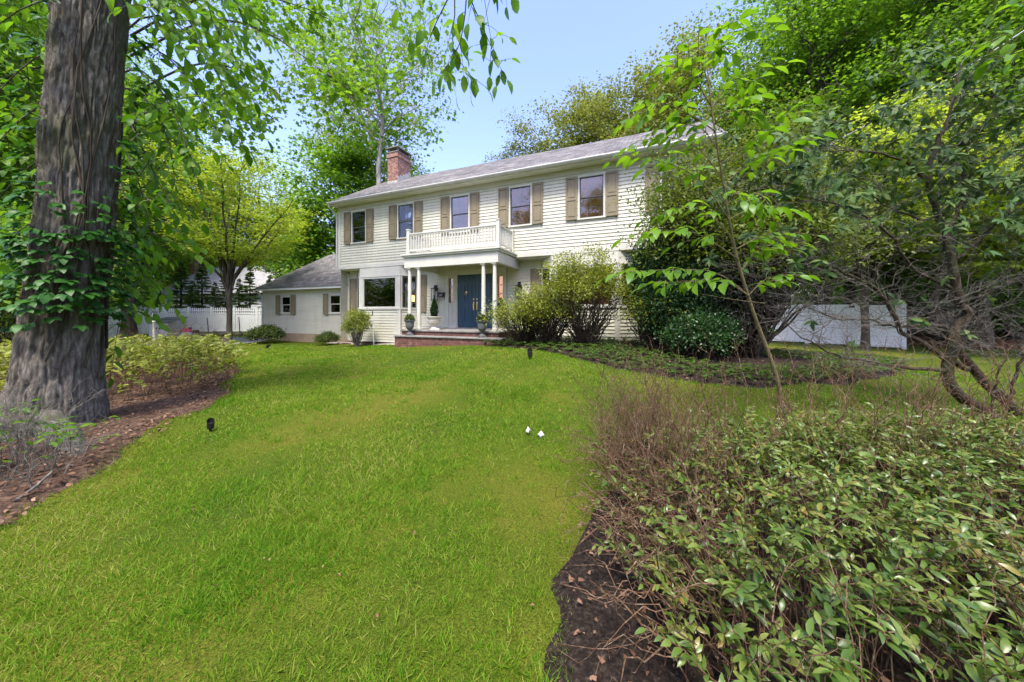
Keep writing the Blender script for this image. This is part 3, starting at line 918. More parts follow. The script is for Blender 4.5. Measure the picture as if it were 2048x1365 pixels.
# lanterns and wall mailbox
def lantern(x):
    l = MB(); z0, z1 = 2.17, 2.62; y = -.16; h_ = .085
    for dx in (-h_, h_):
        for dy in (-h_, h_): l.box(x+dx-.008, x+dx+.008, y+dy-.008, y+dy+.008, z0, z1)
    l.box(x-h_-.012, x+h_+.012, y-h_-.012, y+h_+.012, z0-.02, z0); l.box(x-h_-.03, x+h_+.03, y-h_-.03, y+h_+.03, z1, z1+.025)
    l.box(x-.03, x+.03, y-.03, y+.03, z1+.025, z1+.05)
    l.box(x-.05, x+.05, -.04, -.021, z1-.08, z1+.16); l.box(x-.02, x+.02, y, -.04, z1+.10, z1+.13); l.box(x-.02, x+.02, y-.02, y+.02, z1+.05, z1+.13)
    o = l.build("wall_lantern", M_blackm, house)
    g = MB(); g.box(x-.028, x+.028, y-.028, y+.028, z0, z0+.2); g.build("candle", paint("candle_sleeve%d" % int(x*10+20), (.05,.05,.045), .4), o)
    return o
lantern(-1.0); lantern(2.62)
mb = MB(); mb.box(-.86, -.60, -.12, -.022, 2.29, 2.46); mb.box(-.88, -.58, -.14, -.022, 2.45, 2.475)
mbx = mb.build("mailbox", M_blackm, house)
mb = MB()
for dz in (0,): mb.tube([(-.84, -.03, 2.29), (-.84, -.03, 2.17), (-.62, -.03, 2.17), (-.62, -.03, 2.29)], .007, 5)
mb.build("newspaper_holder", M_blackm, mbx)
mb = MB(); mb.box(-.80, -.66, -.124, -.12, 2.33, 2.40); mb.build("name_plate", paint("plate_grey", (.2,.2,.2), .4), mbx)

# steps: their own thing in front of the house
steps = thing("brick_steps", "dark red brick porch steps with bluestone treads below the navy door", "steps", hw(.78, -1.2, 0), TH)
def sl(x): return x - .78
mb = MB(); mb.box(sl(PL-.02), sl(PR+.06), -.80, 1.12, .2, 1.01); lower = MB(); lower.box(sl(PL-.04), sl(PR+.30), -1.14, -.80, .2, .835)
o = mb.build("riser", M_stepbrick, steps); box_uv(o); o = lower.build("riser", M_stepbrick, steps); box_uv(o)
mb = MB(); mb.box(sl(PL-.06), sl(PR+.10), -.84, 1.14, 1.01, 1.06); mb.build("landing", M_stone, steps, bevel=.008)
mb = MB(); mb.box(sl(PL-.08), sl(PR+.34), -1.18, -.80, .835, .88); mb.build("tread", M_stone, steps, bevel=.008)

# ------------------------------------------------------------------ vegetation
G_BRIGHT = [(.060,.150,.012), (.100,.215,.018), (.150,.280,.028), (.205,.330,.042)]
G_DEEP   = [(.034,.095,.012), (.055,.135,.018), (.085,.180,.024), (.125,.230,.034)]
G_OLIVE  = [(.130,.165,.036), (.185,.220,.050), (.240,.275,.072), (.300,.330,.110)]
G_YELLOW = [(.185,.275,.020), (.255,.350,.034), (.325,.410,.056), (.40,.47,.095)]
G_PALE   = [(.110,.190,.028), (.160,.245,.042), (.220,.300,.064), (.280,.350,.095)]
G_DARK   = [(.010,.032,.010), (.016,.048,.014), (.026,.068,.020), (.040,.092,.026)]
leaf_mat("leaf_bright", G_BRIGHT, .52)
leaf_mat("leaf_deep", G_DEEP, .46)
leaf_mat("leaf_olive", G_OLIVE, .36, tmul=1.25)
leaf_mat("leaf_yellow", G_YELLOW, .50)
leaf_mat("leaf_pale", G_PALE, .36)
leaf_mat("leaf_dark", G_DARK, .22, .4)
leaf_mat("leaf_near", [(.05,.145,.009), (.08,.20,.013), (.12,.255,.017), (.17,.30,.025)], .52, .45, .25, 1.2)
leaf_mat("leaf_vine", [(.020,.085,.012), (.034,.120,.016), (.055,.160,.020)], .36, .45, .28, 2)
leaf_mat("leaf_sapling", [(.08,.19,.010), (.12,.25,.014), (.17,.31,.02)], .50, .4, .4, 1.2)
leaf_mat("leaf_leucothoe", [(.040,.085,.012), (.068,.125,.018), (.105,.165,.025), (.16,.21,.038), (.21,.15,.035)], .28, .34, .45, 2)
leaf_mat("leaf_azalea", [(.11,.15,.018), (.17,.215,.026), (.24,.28,.038), (.31,.34,.055)], .34, .5, .3, 1.5)
leaf_mat("leaf_box", [(.030,.055,.010), (.052,.086,.014), (.088,.120,.020), (.13,.155,.028)], .2, .4, .4, 3)
leaf_mat("leaf_rhodo", [(.03,.075,.018), (.05,.105,.025), (.085,.145,.035), (.14,.19,.06)], .2, .55, .22, 2)
leaf_mat("leaf_ground", [(.035,.075,.015), (.06,.115,.02), (.10,.16,.03)], .25, .3, .5, 2)
leaf_mat("leaf_holly", [(.018,.055,.014), (.028,.075,.018), (.045,.105,.024)], .25, .35, .4, 2)
leaf_mat("leaf_spruce", [(.06,.12,.04), (.10,.175,.05), (.15,.23,.07)], .3, .6, .2, 1)
leaf_mat("leaf_brown", [(.05,.024,.014), (.11,.055,.032), (.19,.105,.062), (.29,.19,.12)], .1, .8, .2, 2)
leaf_mat("grass_blade", [(.050,.155,.008), (.090,.215,.012), (.145,.26,.017), (.215,.28,.032), (.34,.31,.10)], .42, .55, .08, .8)
leaf_mat("leaf_olive_small", [(.06,.10,.016), (.10,.145,.022), (.15,.20,.034), (.20,.25,.05)], .34, .5, .3, 1.5)
bark_mat("bark_grey", (.035,.028,.020), (.085,.070,.052), (.16,.14,.11), 7, 1.4)
bark_mat("bark_dark", (.018,.014,.010), (.048,.038,.028), (.10,.082,.062), 9, 2)
bark_mat("bark_pale", (.16,.14,.12), (.32,.29,.25), (.50,.47,.42), 4, 1.5)
bark_mat("bark_rhodo", (.020,.014,.010), (.052,.038,.027), (.115,.09,.068), 22, 6, green=(.05,.055,.028))
bark_mat("twig_grey", (.065,.058,.048), (.14,.128,.108), (.25,.235,.205), 40, 14)
bark_mat("twig_red", (.05,.026,.014), (.13,.072,.040), (.30,.235,.165), 40, 10)
bark_mat("stem_green", (.09,.075,.035), (.17,.14,.07), (.26,.22,.13), 30, 8)

def limbs_paths(rng, A, E, up=0.15, m=7, jit=0.05):
    d = np.linalg.norm(E-A, axis=1, keepdims=True)
    C = (A+E)/2 + np.array([0,0,1.0])*d*up + rng.normal(size=A.shape)*d*.08
    P = bez(A, C, E, m)
    J = rng.normal(size=P.shape)*d[:, None]*jit; J[:, 0] = 0
    return P + J

def crown_tree(seed, H, cb, rx, rz=None, tr=0.25, nl=22, ns=8, npl=110, leaf=(.16,.11), spray=.8, flat=.35, lean=(0,0), bare=0.0, droop=.3, top=1.0, fill=.45, trunk_top=.86, limb_mat=True):
    """trunk, limbs, sub-limbs and leaf sprays for a broadleaf tree with its foot at the origin"""
    rng = np.random.default_rng(seed)
    rz = rz or (H-cb)/2
    wood = Wood(); lv = Leaves()
    m = 12
    t = np.linspace(0, 1, m)
    tp = np.stack([lean[0]*t**1.5, lean[1]*t**1.5, t*H*trunk_top], 1) + np.c_[rng.normal(size=(m,2))*tr*.45*t[:,None], np.zeros(m)]
    trad = tr*(1-.85*t) + tr*.45*np.exp(-t*H/0.5)
    wood.add(tp, trad, 10)
    zc = cb + rz
    # limb targets spread over the crown ellipsoid
    k = np.arange(nl) + .5
    ph = np.arccos(1-2*k/nl) ; th = np.pi*(1+5**.5)*k + rng.normal(size=nl)*.5
    rr = rng.uniform(.72, 1.08, nl)
    E = np.stack([rx*rr*np.cos(th)*np.sin(ph), rx*rr*np.sin(th)*np.sin(ph), zc + rz*rr*np.cos(ph)*top], 1)
    frac = np.clip((E[:,2]-cb*.6)/(H-cb*.6), 0, 1)
    ts = np.clip((cb*.75 + (H*trunk_top-cb*.75)*frac*.72)/(H*trunk_top) + rng.normal(size=nl)*.03, .18, .97)
    A = np.stack([np.interp(ts, t, tp[:, q]) for q in range(3)], 1)
    E[:, :2] += A[:, :2]*.8
    LP = limbs_paths(rng, A, E, .12, 8, .03)
    r0 = np.interp(ts, t, trad)*.55
    wood.add(LP, r0[:, None]*np.linspace(1, .22, 8)[None], 6)
    # sub-limbs
    sidx = np.repeat(np.arange(nl), ns)
    tt = rng.uniform(.30, 1.0, nl*ns)
    fi = tt*7; i0 = np.minimum(fi.astype(int), 6); fr = (fi-i0)[:, None]
    SA = LP[sidx, i0]*(1-fr) + LP[sidx, i0+1]*fr
    off = rdirs(rng, nl*ns)*np.array([1,1,.6])
    out = unit(SA - np.array([0,0,zc]))*.5
    SE = SA + unit(off+out)*rng.uniform(.5, 1.15, (nl*ns,1))*rx*fill
    SP = limbs_paths(rng, SA, SE, .05, 5, .05)
    wood.add(SP, (r0[sidx]*.30)[:, None]*np.linspace(1, .2, 5)[None], 4)
    keep = rng.random(nl*ns) > bare
    c0 = SP[keep]
    n = len(c0)
    for j in (2, 4):
        C = c0[:, j]
        q = npl//2
        P = np.repeat(C, q, axis=0)
        g = rng.normal(size=(n*q, 3)) * np.array([spray, spray, spray*flat]) * np.repeat(rng.uniform(.55, 1.2, n), q)[:, None]
        P = P + g
        D = g*np.array([1,1,.4]) + rng.normal(size=g.shape)*.5*spray; D[:, 2] -= droop*spray
        N = np.array([0,0,1.0]) + rng.normal(size=g.shape)*.55
        s = rng.uniform(.65, 1.25, n*q)
        lv.add(P, D, N, leaf[0]*s, leaf[1]*s)
    return wood, lv

def plant_tree(name, wood, lv, bark, leafm, loc, label, cat="tree", group=None, rz=0, tmpl=T_QUAD, sc=1.0):
    t = thing(name, label, cat, loc, rz, group)
    wood.build("trunk", MAT[bark], t)
    lv.build("crown", MAT[leafm], t, tmpl)
    t.scale = (sc, sc, sc)
    return t

def another(t, loc, label, rz, sc=1.0, leafm=None):
    c = copy_tree(t); c.location = loc; c.rotation_euler = (0, 0, rz); c.scale = (sc, sc, sc*random.Random(int(loc[0]*100)).uniform(.95, 1.05)); c["label"] = label
    if leafm:
        for ch in c.children:
            if ch.name.startswith("crown"):
                ch.data = ch.data.copy(); ch.data.materials[0] = MAT[leafm]
    return c

# --- woods round the house (all individual trees)
GW = "tall trees round the house"
wd, lv = crown_tree(11, 24, 5.5, 6.3, tr=.34, nl=36, ns=10, npl=190, leaf=(.24,.17), spray=.70, flat=.42)
t_oak = plant_tree("oak_tree", wd, lv, "bark_grey", "leaf_olive", gx(1195, 31), "tall olive-green oak rising highest behind the middle of the grey roof", group=GW)
another(t_oak, gx(1075, 30), "small olive-green oak showing just left of the tallest oak behind the roof", 2.1, .74)
another(t_oak, gx(1335, 28), "olive-green oak behind the right end of the grey roof", 4.0, .96)
t_oak.scale = (.95, .95, .91)
wd, lv = crown_tree(12, 25, 3.5, 6.2, tr=.36, nl=36, ns=9, npl=210, leaf=(.19,.145), spray=1.0, flat=.26)
t_map = plant_tree("maple_tree", wd, lv, "bark_grey", "leaf_bright", gx(1650, 21), "tall bright green maple behind the white vinyl fence", group=GW)
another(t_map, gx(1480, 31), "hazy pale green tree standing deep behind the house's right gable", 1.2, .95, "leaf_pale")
another(t_map, gx(1790, 20), "broad bright green tree just behind the end of the vinyl fence", 2.6, 1.0)
another(t_map, gx(1960, 15.5), "bright green tree nearest the right edge of the lawn", .5, .8)
another(t_map, gx(2150, 17), "green tree cut off by the right edge of the picture", 4.4, .95)
another(t_map, gx(1700, 30), "far green tree seen through the gap between two nearer maples", 5.2, 1.1)
another(t_map, gx(1880, 30), "dark green tree far back in the woods on the right", 3.3, 1.05, "leaf_deep")
another(t_map, gx(2000, 26), "deep green tree behind the dark trunks on the right", .9, 1.0, "leaf_deep")
another(t_map, gx(1640, 26), "deep green tree rising straight behind the vinyl gate", 1.9, 1.0, "leaf_deep")

wd, lv = crown_tree(13, 15.2, 2.0, 4.0, tr=.22, nl=30, ns=8, npl=120, leaf=(.26,.22), spray=.75, flat=.32)
t_mp = plant_tree("sugar_maple", wd, lv, "bark_grey", "leaf_bright", gx(693, 28), "rich green maple behind the house left of the brick chimney", group=GW)
another(t_mp, gx(848, 33), "sparse green treetop showing right of the brick chimney", 1.0, .92)
another(t_mp, gx(610, 30), "deep green bushy tree above the wing roof", 2.2, .62, "leaf_deep")

wd, lv = crown_tree(14, 30, 12, 7.6, rz=9.5, tr=.42, nl=34, ns=9, npl=76, leaf=(.24,.18), spray=.85, flat=.5, bare=.30)
t_syc = plant_tree("sycamore_tree", wd, lv, "bark_pale", "leaf_pale", gx(742, 33), "very tall airy sycamore with pale bare trunk above the chimney", group=GW)
wd, lv = crown_tree(15, 20, 4, 6.0, tr=.3, nl=32, ns=9, npl=110, leaf=(.27,.2), spray=.95, flat=.4)
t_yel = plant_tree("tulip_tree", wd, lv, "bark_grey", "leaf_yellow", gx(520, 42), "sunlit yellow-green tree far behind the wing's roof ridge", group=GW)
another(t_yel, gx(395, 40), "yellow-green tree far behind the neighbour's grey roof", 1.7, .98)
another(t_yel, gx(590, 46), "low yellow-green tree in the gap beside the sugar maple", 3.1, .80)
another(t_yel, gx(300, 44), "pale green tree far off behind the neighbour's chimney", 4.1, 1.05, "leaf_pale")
# left edge
another(t_map, gx(-40, 17), "bright green tree at the left edge behind the big trunk", 1.1, .85)
another(t_map, gx(95, 24), "tall green tree behind the ivy-clad trunk", 2.9, .95)
another(t_map, gx(215, 30), "green tree in the woods between the big trunk and the neighbour's house", 4.9, .95)
another(t_map, gx(-220, 12), "green tree out to the left of the big trunk", .3, .75)
another(t_map, gx(-330, 22), "deep green tree at the far left of the woods", 3.6, 1.0, "leaf_deep")

for x_, y_, s_, lab in ((-22, -33, 1.0, "tree across the street behind the photographer, leftmost mirrored in the upper windows"), (-8, -36, .95, "tree behind the photographer mirrored in the windows over the balcony"), (6, -34, 1.0, "tree behind the photographer mirrored in the window right of the balcony"), (20, -33, 1.05, "tree behind the photographer mirrored in the rightmost windows"), (-34, -30, 1.0, "outermost left tree behind the photographer, mirrored in the wing side panes"), (-15, -40, 1.1, "tall tree further behind the photographer, mirrored between two nearer ones"), (13, -42, 1.1, "tall far tree behind the photographer mirrored over the navy door"), (34, -28, .95, "far right tree behind the photographer mirrored in the glass")):
    another(t_map, (x_, y_, 0), lab, x_*.3, s_)
# --- layered dogwood on the right and garden tree on the left
def layered_tree(seed, H, rx, fork, tr, nl, ns, npl, leaf, flat=.14):
    rng = np.random.default_rng(seed)
    wood = Wood(); lv = Leaves()
    wood.add(resample([(0,0,-.1), (.02,0,fork*.5), (0,.03,fork)], 6), np.array([tr*1.7, tr*1.15, tr, tr*.98, tr*.95, tr*1.0]), 10)
    for i in range(nl):
        th = 2*np.pi*i/nl + rng.normal()*.25
        el = rng.uniform(.55, 1.3)
        L = rng.uniform(.75, 1.0)
        tip = np.array([rx*L*np.cos(th)*np.cos(el)*1.35, rx*L*np.sin(th)*np.cos(el)*1.35, fork + (H-fork)*(.35+.62*np.sin(el)*L)])
        mid = np.array([tip[0]*.38, tip[1]*.38, fork + (tip[2]-fork)*.52])
        pth = resample([(0,0,fork-.15), tuple(mid*[.35,.35,1]*.5 + np.array([0,0,fork*.5])), tuple(mid), tuple(tip)], 9) + np.r_[np.zeros((1,3)), rng.normal(size=(8,3))*.06]
        wood.add(pth, np.linspace(tr*.62, tr*.10, 9), 7)
        for j in range(ns):
            t = rng.uniform(.38, 1.0); k = min(int(t*8), 7); a = pth[k] + (pth[k+1]-pth[k])*(t*8-k)
            dth = th + rng.normal()*1.1
            Ls = rx*rng.uniform(.18, .42)
            e = a + np.array([np.cos(dth)*Ls, np.sin(dth)*Ls, rng.uniform(-.05, .45)*Ls])
            sp = resample([tuple(a), tuple((a+e)/2 + np.array([0,0,.08])), tuple(e)], 6)
            wood.add(sp, np.linspace(tr*.16, tr*.03, 6), 4)
            for q in (2, 4, 5):
                c = sp[q]; n = npl
                g = rng.normal(size=(n,3))*np.array([.34, .34, .34*flat])*rng.uniform(.7, 1.3)*.95
                D = g*np.array([1,1,0]) + rng.normal(size=(n,3))*.12; D[:, 2] -= .10
                N = np.array([0,0,1.]) + rng.normal(size=(n,3))*.33
                s = rng.uniform(.7, 1.2, n)
                lv.add(c+g, D, N, leaf[0]*s, leaf[1]*s)
    return wood, lv
gp = ground(458, 687)
wd, lv = layered_tree(31, 9.3, 3.3, 1.75, .12, 14, 11, 30, (.15,.09))
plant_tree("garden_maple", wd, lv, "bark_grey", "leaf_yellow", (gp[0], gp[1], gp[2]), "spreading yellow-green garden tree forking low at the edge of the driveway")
wd, lv = layered_tree(32, 8.9, 3.7, 1.8, .13, 17, 14, 52, (.16,.11), .12)
dg = plant_tree("dogwood_tree", wd, lv, "bark_grey", "leaf_yellow", gx(1730, 13.8), "pale yellow-green dogwood in horizontal layers behind the bare shrub branches")
another(dg, gx(2075, 11.0), "dogwood spray at the far right, layered leaves above the woodland edge", 2.2, .72)

# --- dark woodland trunks and understory behind the lawn at right
GU = "dark trunks in the woods on the right"
rng = np.random.default_rng(77)
for k, (px, Y, r, lab) in enumerate(((1862, 19.5, .22, "grey trunk just right of the fence end"), (1895, 17.0, .16, "slim pale trunk right of the fence end"), (1965, 23, .3, "thick dark trunk at the back of the leaf litter"),
                                     (2010, 20, .24, "dark trunk near the right edge of the woods"), (2042, 24, .26, "dark trunk cut by the picture's right edge"), (1925, 29, .3, "far trunk between two darker ones"))):
    p = gx(px, Y)
    wd = Wood(); H = 15
    t = np.linspace(0, 1, 10)
    wd.add(np.c_[rng.normal(size=10)*.12*t + rng.normal()*t*.8, rng.normal(size=10)*.12*t, t*H], r*(1-.55*t) + r*.5*np.exp(-t*H/.4), 10)
    A = np.c_[np.zeros(8), np.zeros(8), rng.uniform(6, 13, 8)]; E = A + rdirs(rng, 8)*np.array([2.6,2.6,.8]) + np.array([0,0,1.])
    wd.add(limbs_paths(rng, A, E, .1, 6), r*.25*np.linspace(1,.2,6)[None]*np.ones((8,1)), 5)
    lv = Leaves(); C = np.repeat(E, 260, 0); g = rng.normal(size=C.shape)*np.array([.9,.9,.35]); lv.add(C+g, g+rng.normal(size=g.shape)*.3, np.array([0,0,1.])+rng.normal(size=g.shape)*.5, .22, .16)
    plant_tree("woodland_tree", wd, lv, "bark_dark" if k != 1 else "bark_grey", "leaf_deep", p, lab, "tree", GU)

def bush(name, seed, loc, size, n, leaf, mat, label, cat="shrub", group=None, stems=10, stem_mat="twig_grey", base=.05, clump=.22, up=.25, tmpl=T_QUAD, nb=40, hollow=.45, sr=.02, rz=0, flat=1.0, hb=.12, dense=True):
    """shrub: stems from the foot fanning out, leaf clumps over the shell and inside"""
    rng = np.random.default_rng(seed)
    sx, sy, sz = size
    t = thing(name, label, cat, loc, rz, group)
    wood = Wood(); lv = Leaves()
    k = nb
    d = rdirs(rng, k); d[:, 2] = np.abs(d[:, 2])*1.0 - hb
    rad = rng.uniform(hollow, 1.0, (k,1))**.6
    zc = sz*base + (sz*(1-base))*.42
    C = d*rad*np.array([sx, sy, sz*(1-base)*.56])*.86 + np.array([0,0,zc])
    C[:, 2] = np.maximum(C[:, 2], sz*base + .05)
    ang = rng.uniform(0, 2*np.pi, k)
    A = np.c_[np.cos(ang)*sx*.10, np.sin(ang)*sy*.10, np.zeros(k)]
    if stems:
        P = limbs_paths(rng, A, C, .16, 7, .035)
        wood.add(P, (sr*rng.uniform(.5, 1.0, k))[:, None]*np.linspace(1, .25, 7)[None], 5)
        for rep in range(stems):
            i = rng.integers(2, 6, k)
            a = P[np.arange(k), i]; e = a + rdirs(rng, k)*np.array([sx,sy,sz*.6])*rng.uniform(.15,.4,(k,1)) + np.array([0,0,sz*.04])
            wood.add(limbs_paths(rng, a, e, .05, 4, .05), (sr*.32)*np.linspace(1,.3,4)[None]*np.ones((k,1)), 4)
        wood.build("stem", MAT[stem_mat], t)
    q = n//k
    P = np.repeat(C, q, 0)
    g = rng.normal(size=P.shape)*clump*np.array([sx, sy, sz*.5*flat])*np.repeat(rng.uniform(.6, 1.25, k), q)[:, None]
    P = P + g; P[:, 2] = np.maximum(P[:, 2], .03)
    D = unit(g + 1e-6) + rng.normal(size=g.shape)*.5; D[:, 2] += up
    N = np.array([0,0,.8]) + unit(P-np.array([0,0,zc]))*.6 + rng.normal(size=g.shape)*.5
    s = rng.uniform(.65, 1.25, len(P))
    lv.add(P, D, N, leaf[0]*s, leaf[1]*s)
    lv.build("foliage", MAT[mat], t, tmpl)
    return t

# undergrowth in the woods, far shrubs
GS = "undergrowth shrubs at the edge of the woods"
for k, (px, Y, s, lab) in enumerate(((1850, 24, 2.2, "dark green undergrowth shrub right behind the fence end"), (1925, 22, 2.0, "bushy green shrub among the dark trunks"), (2010, 18.5, 1.7, "low leafy shrub by the dark trunks at the right edge"),
                                     (2080, 22, 2.6, "green thicket past the right edge of the lawn"), (1975, 30, 3.0, "tall dark thicket far back in the woods"))):
    bush("woodland_shrub", 300+k, gx(px, Y), (s*1.3, s, s*1.5), 7000, (.20,.14), "leaf_deep", lab, "shrub", GS, stems=1, stem_mat="bark_dark", nb=44, base=.22)
GB = "bushes behind the big trunk"
for k, (px, Y, s, mt, lab) in enumerate(((-60, 9.0, 2.3, "leaf_bright", "bright green bush at the left edge beside the trunk"), (35, 11.5, 2.2, "leaf_pale", "pale green lilac bush with mauve blossom left of the trunk"), (110, 16, 2.6, "leaf_bright", "tall green bush hidden mostly by the big trunk"), (-150, 13, 3.0, "leaf_deep", "deep green bush far out on the left"), (215, 21, 2.0, "leaf_deep", "dark bush behind the fence beside the near dark trunk"))):
    bush("lilac_bush", 320+k, gx(px, Y), (s*.9, s*.9, s*2.0), 9000, (.14,.09), mt, lab, "shrub", GB, stems=1, stem_mat="bark_dark", nb=52, base=.1)
# far woods as one mass closing the gaps at the horizon
rng = np.random.default_rng(5)
lv = Leaves()
for k in range(150):
    a = R(rng.uniform(-66, 66)); d = rng.uniform(52, 75)
    h = rng.uniform(5, 15); c = np.array([np.sin(a)*d*1.05, max(np.cos(a)*d, 30)+6, h*.5])
    g = rng.normal(size=(420,3))*np.array([2.6,2.6,h*.30])
    lv.add(c+g, rdirs(rng, 420), rdirs(rng, 420)+np.array([0,0,.6]), .75, .6)
o = lv.build("distant_woods", MAT["leaf_deep"]); tag(o, kind='stuff')

# --- conifers behind the picket fence
def spruce(seed, H, r):
    rng = np.random.default_rng(seed); wood = Wood(); lv = Leaves()
    wood.add(np.c_[np.zeros(6), np.zeros(6), np.linspace(0, H, 6)], np.linspace(H*.02, .01, 6), 6)
    n = int(H*26)
    z = np.sort(rng.uniform(.03, .99, n)**.9)*H; L = r*(1-z/H)**.85*rng.uniform(.75, 1.1, n) + .06
    th = rng.uniform(0, 2*np.pi, n)
    A = np.c_[np.zeros(n), np.zeros(n), z]; E = A + np.c_[np.cos(th)*L, np.sin(th)*L, -L*.12 + .12*L]
    P = limbs_paths(rng, A, E, -.06, 5, .015)
    wood.add(P, .012*np.linspace(1,.3,5)[None]*np.ones((n,1)), 3)
    q = 80
    t = rng.uniform(.15, 1, (n, q)); i = np.minimum((t*4).astype(int), 3); f = (t*4-i)[..., None]
    base = P[np.arange(n)[:, None], i]*(1-f) + P[np.arange(n)[:, None], i+1]*f
    side = np.c_[-np.sin(th), np.cos(th), np.zeros(n)][:, None]*rng.choice([-1,1], (n,q))[..., None]
    out = np.c_[np.cos(th), np.sin(th), np.zeros(n)][:, None]
    D = side*.8 + out*.9 + rng.normal(size=(n,q,3))*.25; D[..., 2] -= .12
    LL = (.10 + .22*(1-t)*L[:, None])
    lv.add(base.reshape(-1,3), D.reshape(-1,3), (np.array([0,0,1.]) + rng.normal(size=(n,q,3))*.3).reshape(-1,3), LL.reshape(-1)*1.15, .075)
    return wood, lv
GC = "young spruces behind the picket fence"
wd, lv = spruce(41, 5.6, 1.35)
sp = plant_tree("spruce_tree", wd, lv, "bark_dark", "leaf_spruce", gx(362, 27.5), "tallest young spruce in front of the neighbour's white gable", group=GC)
for px, Y, s, lab in ((316, 27, .62, "short spruce beside the neighbour's white window"), (404, 28, .98, "young spruce seen through the garden tree's left fork"), (452, 27.5, .92, "young spruce straight behind the garden tree's trunk"), (500, 28, .9, "young spruce right of the garden tree's trunk"), (540, 29, .85, "young spruce partly hidden by the wing"), (385, 26.8, .7, "small spruce between the two taller ones"), (430, 27, .66, "small spruce squeezed left of the garden tree"), (478, 26.8, .7, "small spruce low in the garden tree's right fork")):
    another(sp, gx(px, Y), lab, px*.7, s)

# --- house front shrubs
bush("boxwood_ball", 51, gx(532, 16.3), (.72, .66, .95), 9000, (.07,.04), "leaf_box", "larger rounded boxwood at the corner of the wing", stems=0, nb=90, clump=.16, hollow=.8, hb=.25)
bush("boxwood_ball", 52, gx(655, 14.9), (.46, .44, .62), 5000, (.06,.035), "leaf_box", "small rounded boxwood below the wing windows", stems=0, nb=70, clump=.16, hollow=.8, hb=.25)
bush("upright_shrub", 53, gx(714, 13.6), (.62, .60, 1.62), 4200, (.085,.028), "leaf_azalea", "airy upright olive shrub in front of the bay window", stems=2, nb=80, clump=.13, hollow=.3, up=.5, sr=.012, hb=.05)
GA = "leggy azaleas in front of the house"
def azalea(seed, loc, size, n, label, bare=.45, nb=110, sr=.022, leafm="leaf_azalea", group=GA, leaf=(.062,.034), top=.55, stemn=4, clump=.09, name="azalea_shrub"):
    """many crooked stems from one foot, leaves only in the upper shell"""
    rng = np.random.default_rng(seed); sx, sy, sz = size
    t = thing(name, label, "shrub", loc, 0, group); wood = Wood(); lv = Leaves()
    th = rng.uniform(0, 2*np.pi, nb); rr = np.sqrt(rng.uniform(.02, 1, nb))
    E = np.c_[np.cos(th)*rr*sx, np.sin(th)*rr*sy, sz*(1 - .42*rr**2)*rng.uniform(.72, 1.03, nb)]
    A = np.c_[np.cos(th)*.12*sx*rng.random(nb), np.sin(th)*.12*sy*rng.random(nb), np.zeros(nb)]
    P = limbs_paths(rng, A, E, .10, 9, .03)
    wood.add(P, (sr*rng.uniform(.4, 1, nb))[:, None]*np.linspace(1, .2, 9)[None], 5)
    tips = [E]
    for rep in range(stemn):
        i = rng.integers(4, 9, nb); a = P[np.arange(nb), i]
        e = a + rdirs(rng, nb)*np.array([1,1,.5])*rng.uniform(.12, .36, (nb,1))*sx + np.array([0,0,.10*sz])
        wood.add(limbs_paths(rng, a, e, .03, 4, .06), sr*.26*np.linspace(1,.4,4)[None]*np.ones((nb,1)), 4)
        tips.append(e)
    for rep in range(2):
        i = rng.integers(1, 5, nb); a = P[np.arange(nb), i]
        e = a + rdirs(rng, nb)*rng.uniform(.10, .30, (nb,1))*sx
        wood.add(limbs_paths(rng, a, e, .03, 4, .08), sr*.2*np.linspace(1,.4,4)[None]*np.ones((nb,1)), 4)
    T = np.concatenate(tips); T = T[T[:, 2] > sz*bare*rng.uniform(.75, 1.25, len(T))]
    q = max(1, n//len(T))
    Pp = np.repeat(T, q, 0); g = rng.normal(size=Pp.shape)*clump*sx*np.array([1,1,.6]); Pp = Pp+g
    D = unit(g+1e-6)*.8 + rng.normal(size=g.shape)*.5 + np.array([0,0,.3]); N = np.array([0,0,1.]) + rng.normal(size=g.shape)*.5
    s = rng.uniform(.6, 1.25, len(Pp)); lv.add(Pp, D, N, leaf[0]*s, leaf[1]*s)
    wood.build("stem", MAT["bark_dark"], t); lv.build("foliage", MAT[leafm], t)
    return t
azalea(61, gx(1050, 9.9), (1.25, .9, 1.5), 6500, "low loose azalea beside the right urn and column", .35)
azalea(62, gx(1172, 9.2), (1.38, .9, 2.35), 13000, "tall azalea with bare crooked stems in front of the orange bay window", .70)
azalea(63, gx(1315, 8.6), (.95, .8, 1.8), 6000, "thin scraggly azalea against the dark yew", .30)
azalea(64, gx(1100, 9.5), (1.0, .8, 1.8), 6000, "middle azalea between the low one and the tall one", .45)
bush("yew_shrub", 65, gx(1375, 8.3), (1.2, .95, 3.95), 34000, (.075,.035), "leaf_dark", "big dark green yew at the right end of the house", stems=1, stem_mat="bark_dark", nb=150, clump=.15, hollow=.35, base=.04, hb=.35)
bush("yew_shrub", 66, gx(1300, 9.0), (.8, .7, 3.2), 13000, (.075,.035), "leaf_dark", "narrower dark yew shading the house wall behind the azaleas", stems=1, stem_mat="bark_dark", nb=90, clump=.16, hollow=.35, base=.15, hb=.3)
bush("holly_bush", 67, gx(1400, 7.6), (.85, .6, 1.35), 8000, (.065,.035), "leaf_holly", "low rounded holly at the foot of the dark yew", stems=1, stem_mat="bark_dark", nb=80, clump=.16, hollow=.5, base=.03, hb=.3)
azalea(68, gx(1492, 8.1), (2.3, 1.5, 5.0), 62000, "tall many-stemmed shrub with dark bare stems in front of the fence", .42, 190, .042, "leaf_olive_small", None, (.085,.045), name="burning_bush", clump=.10, stemn=6)

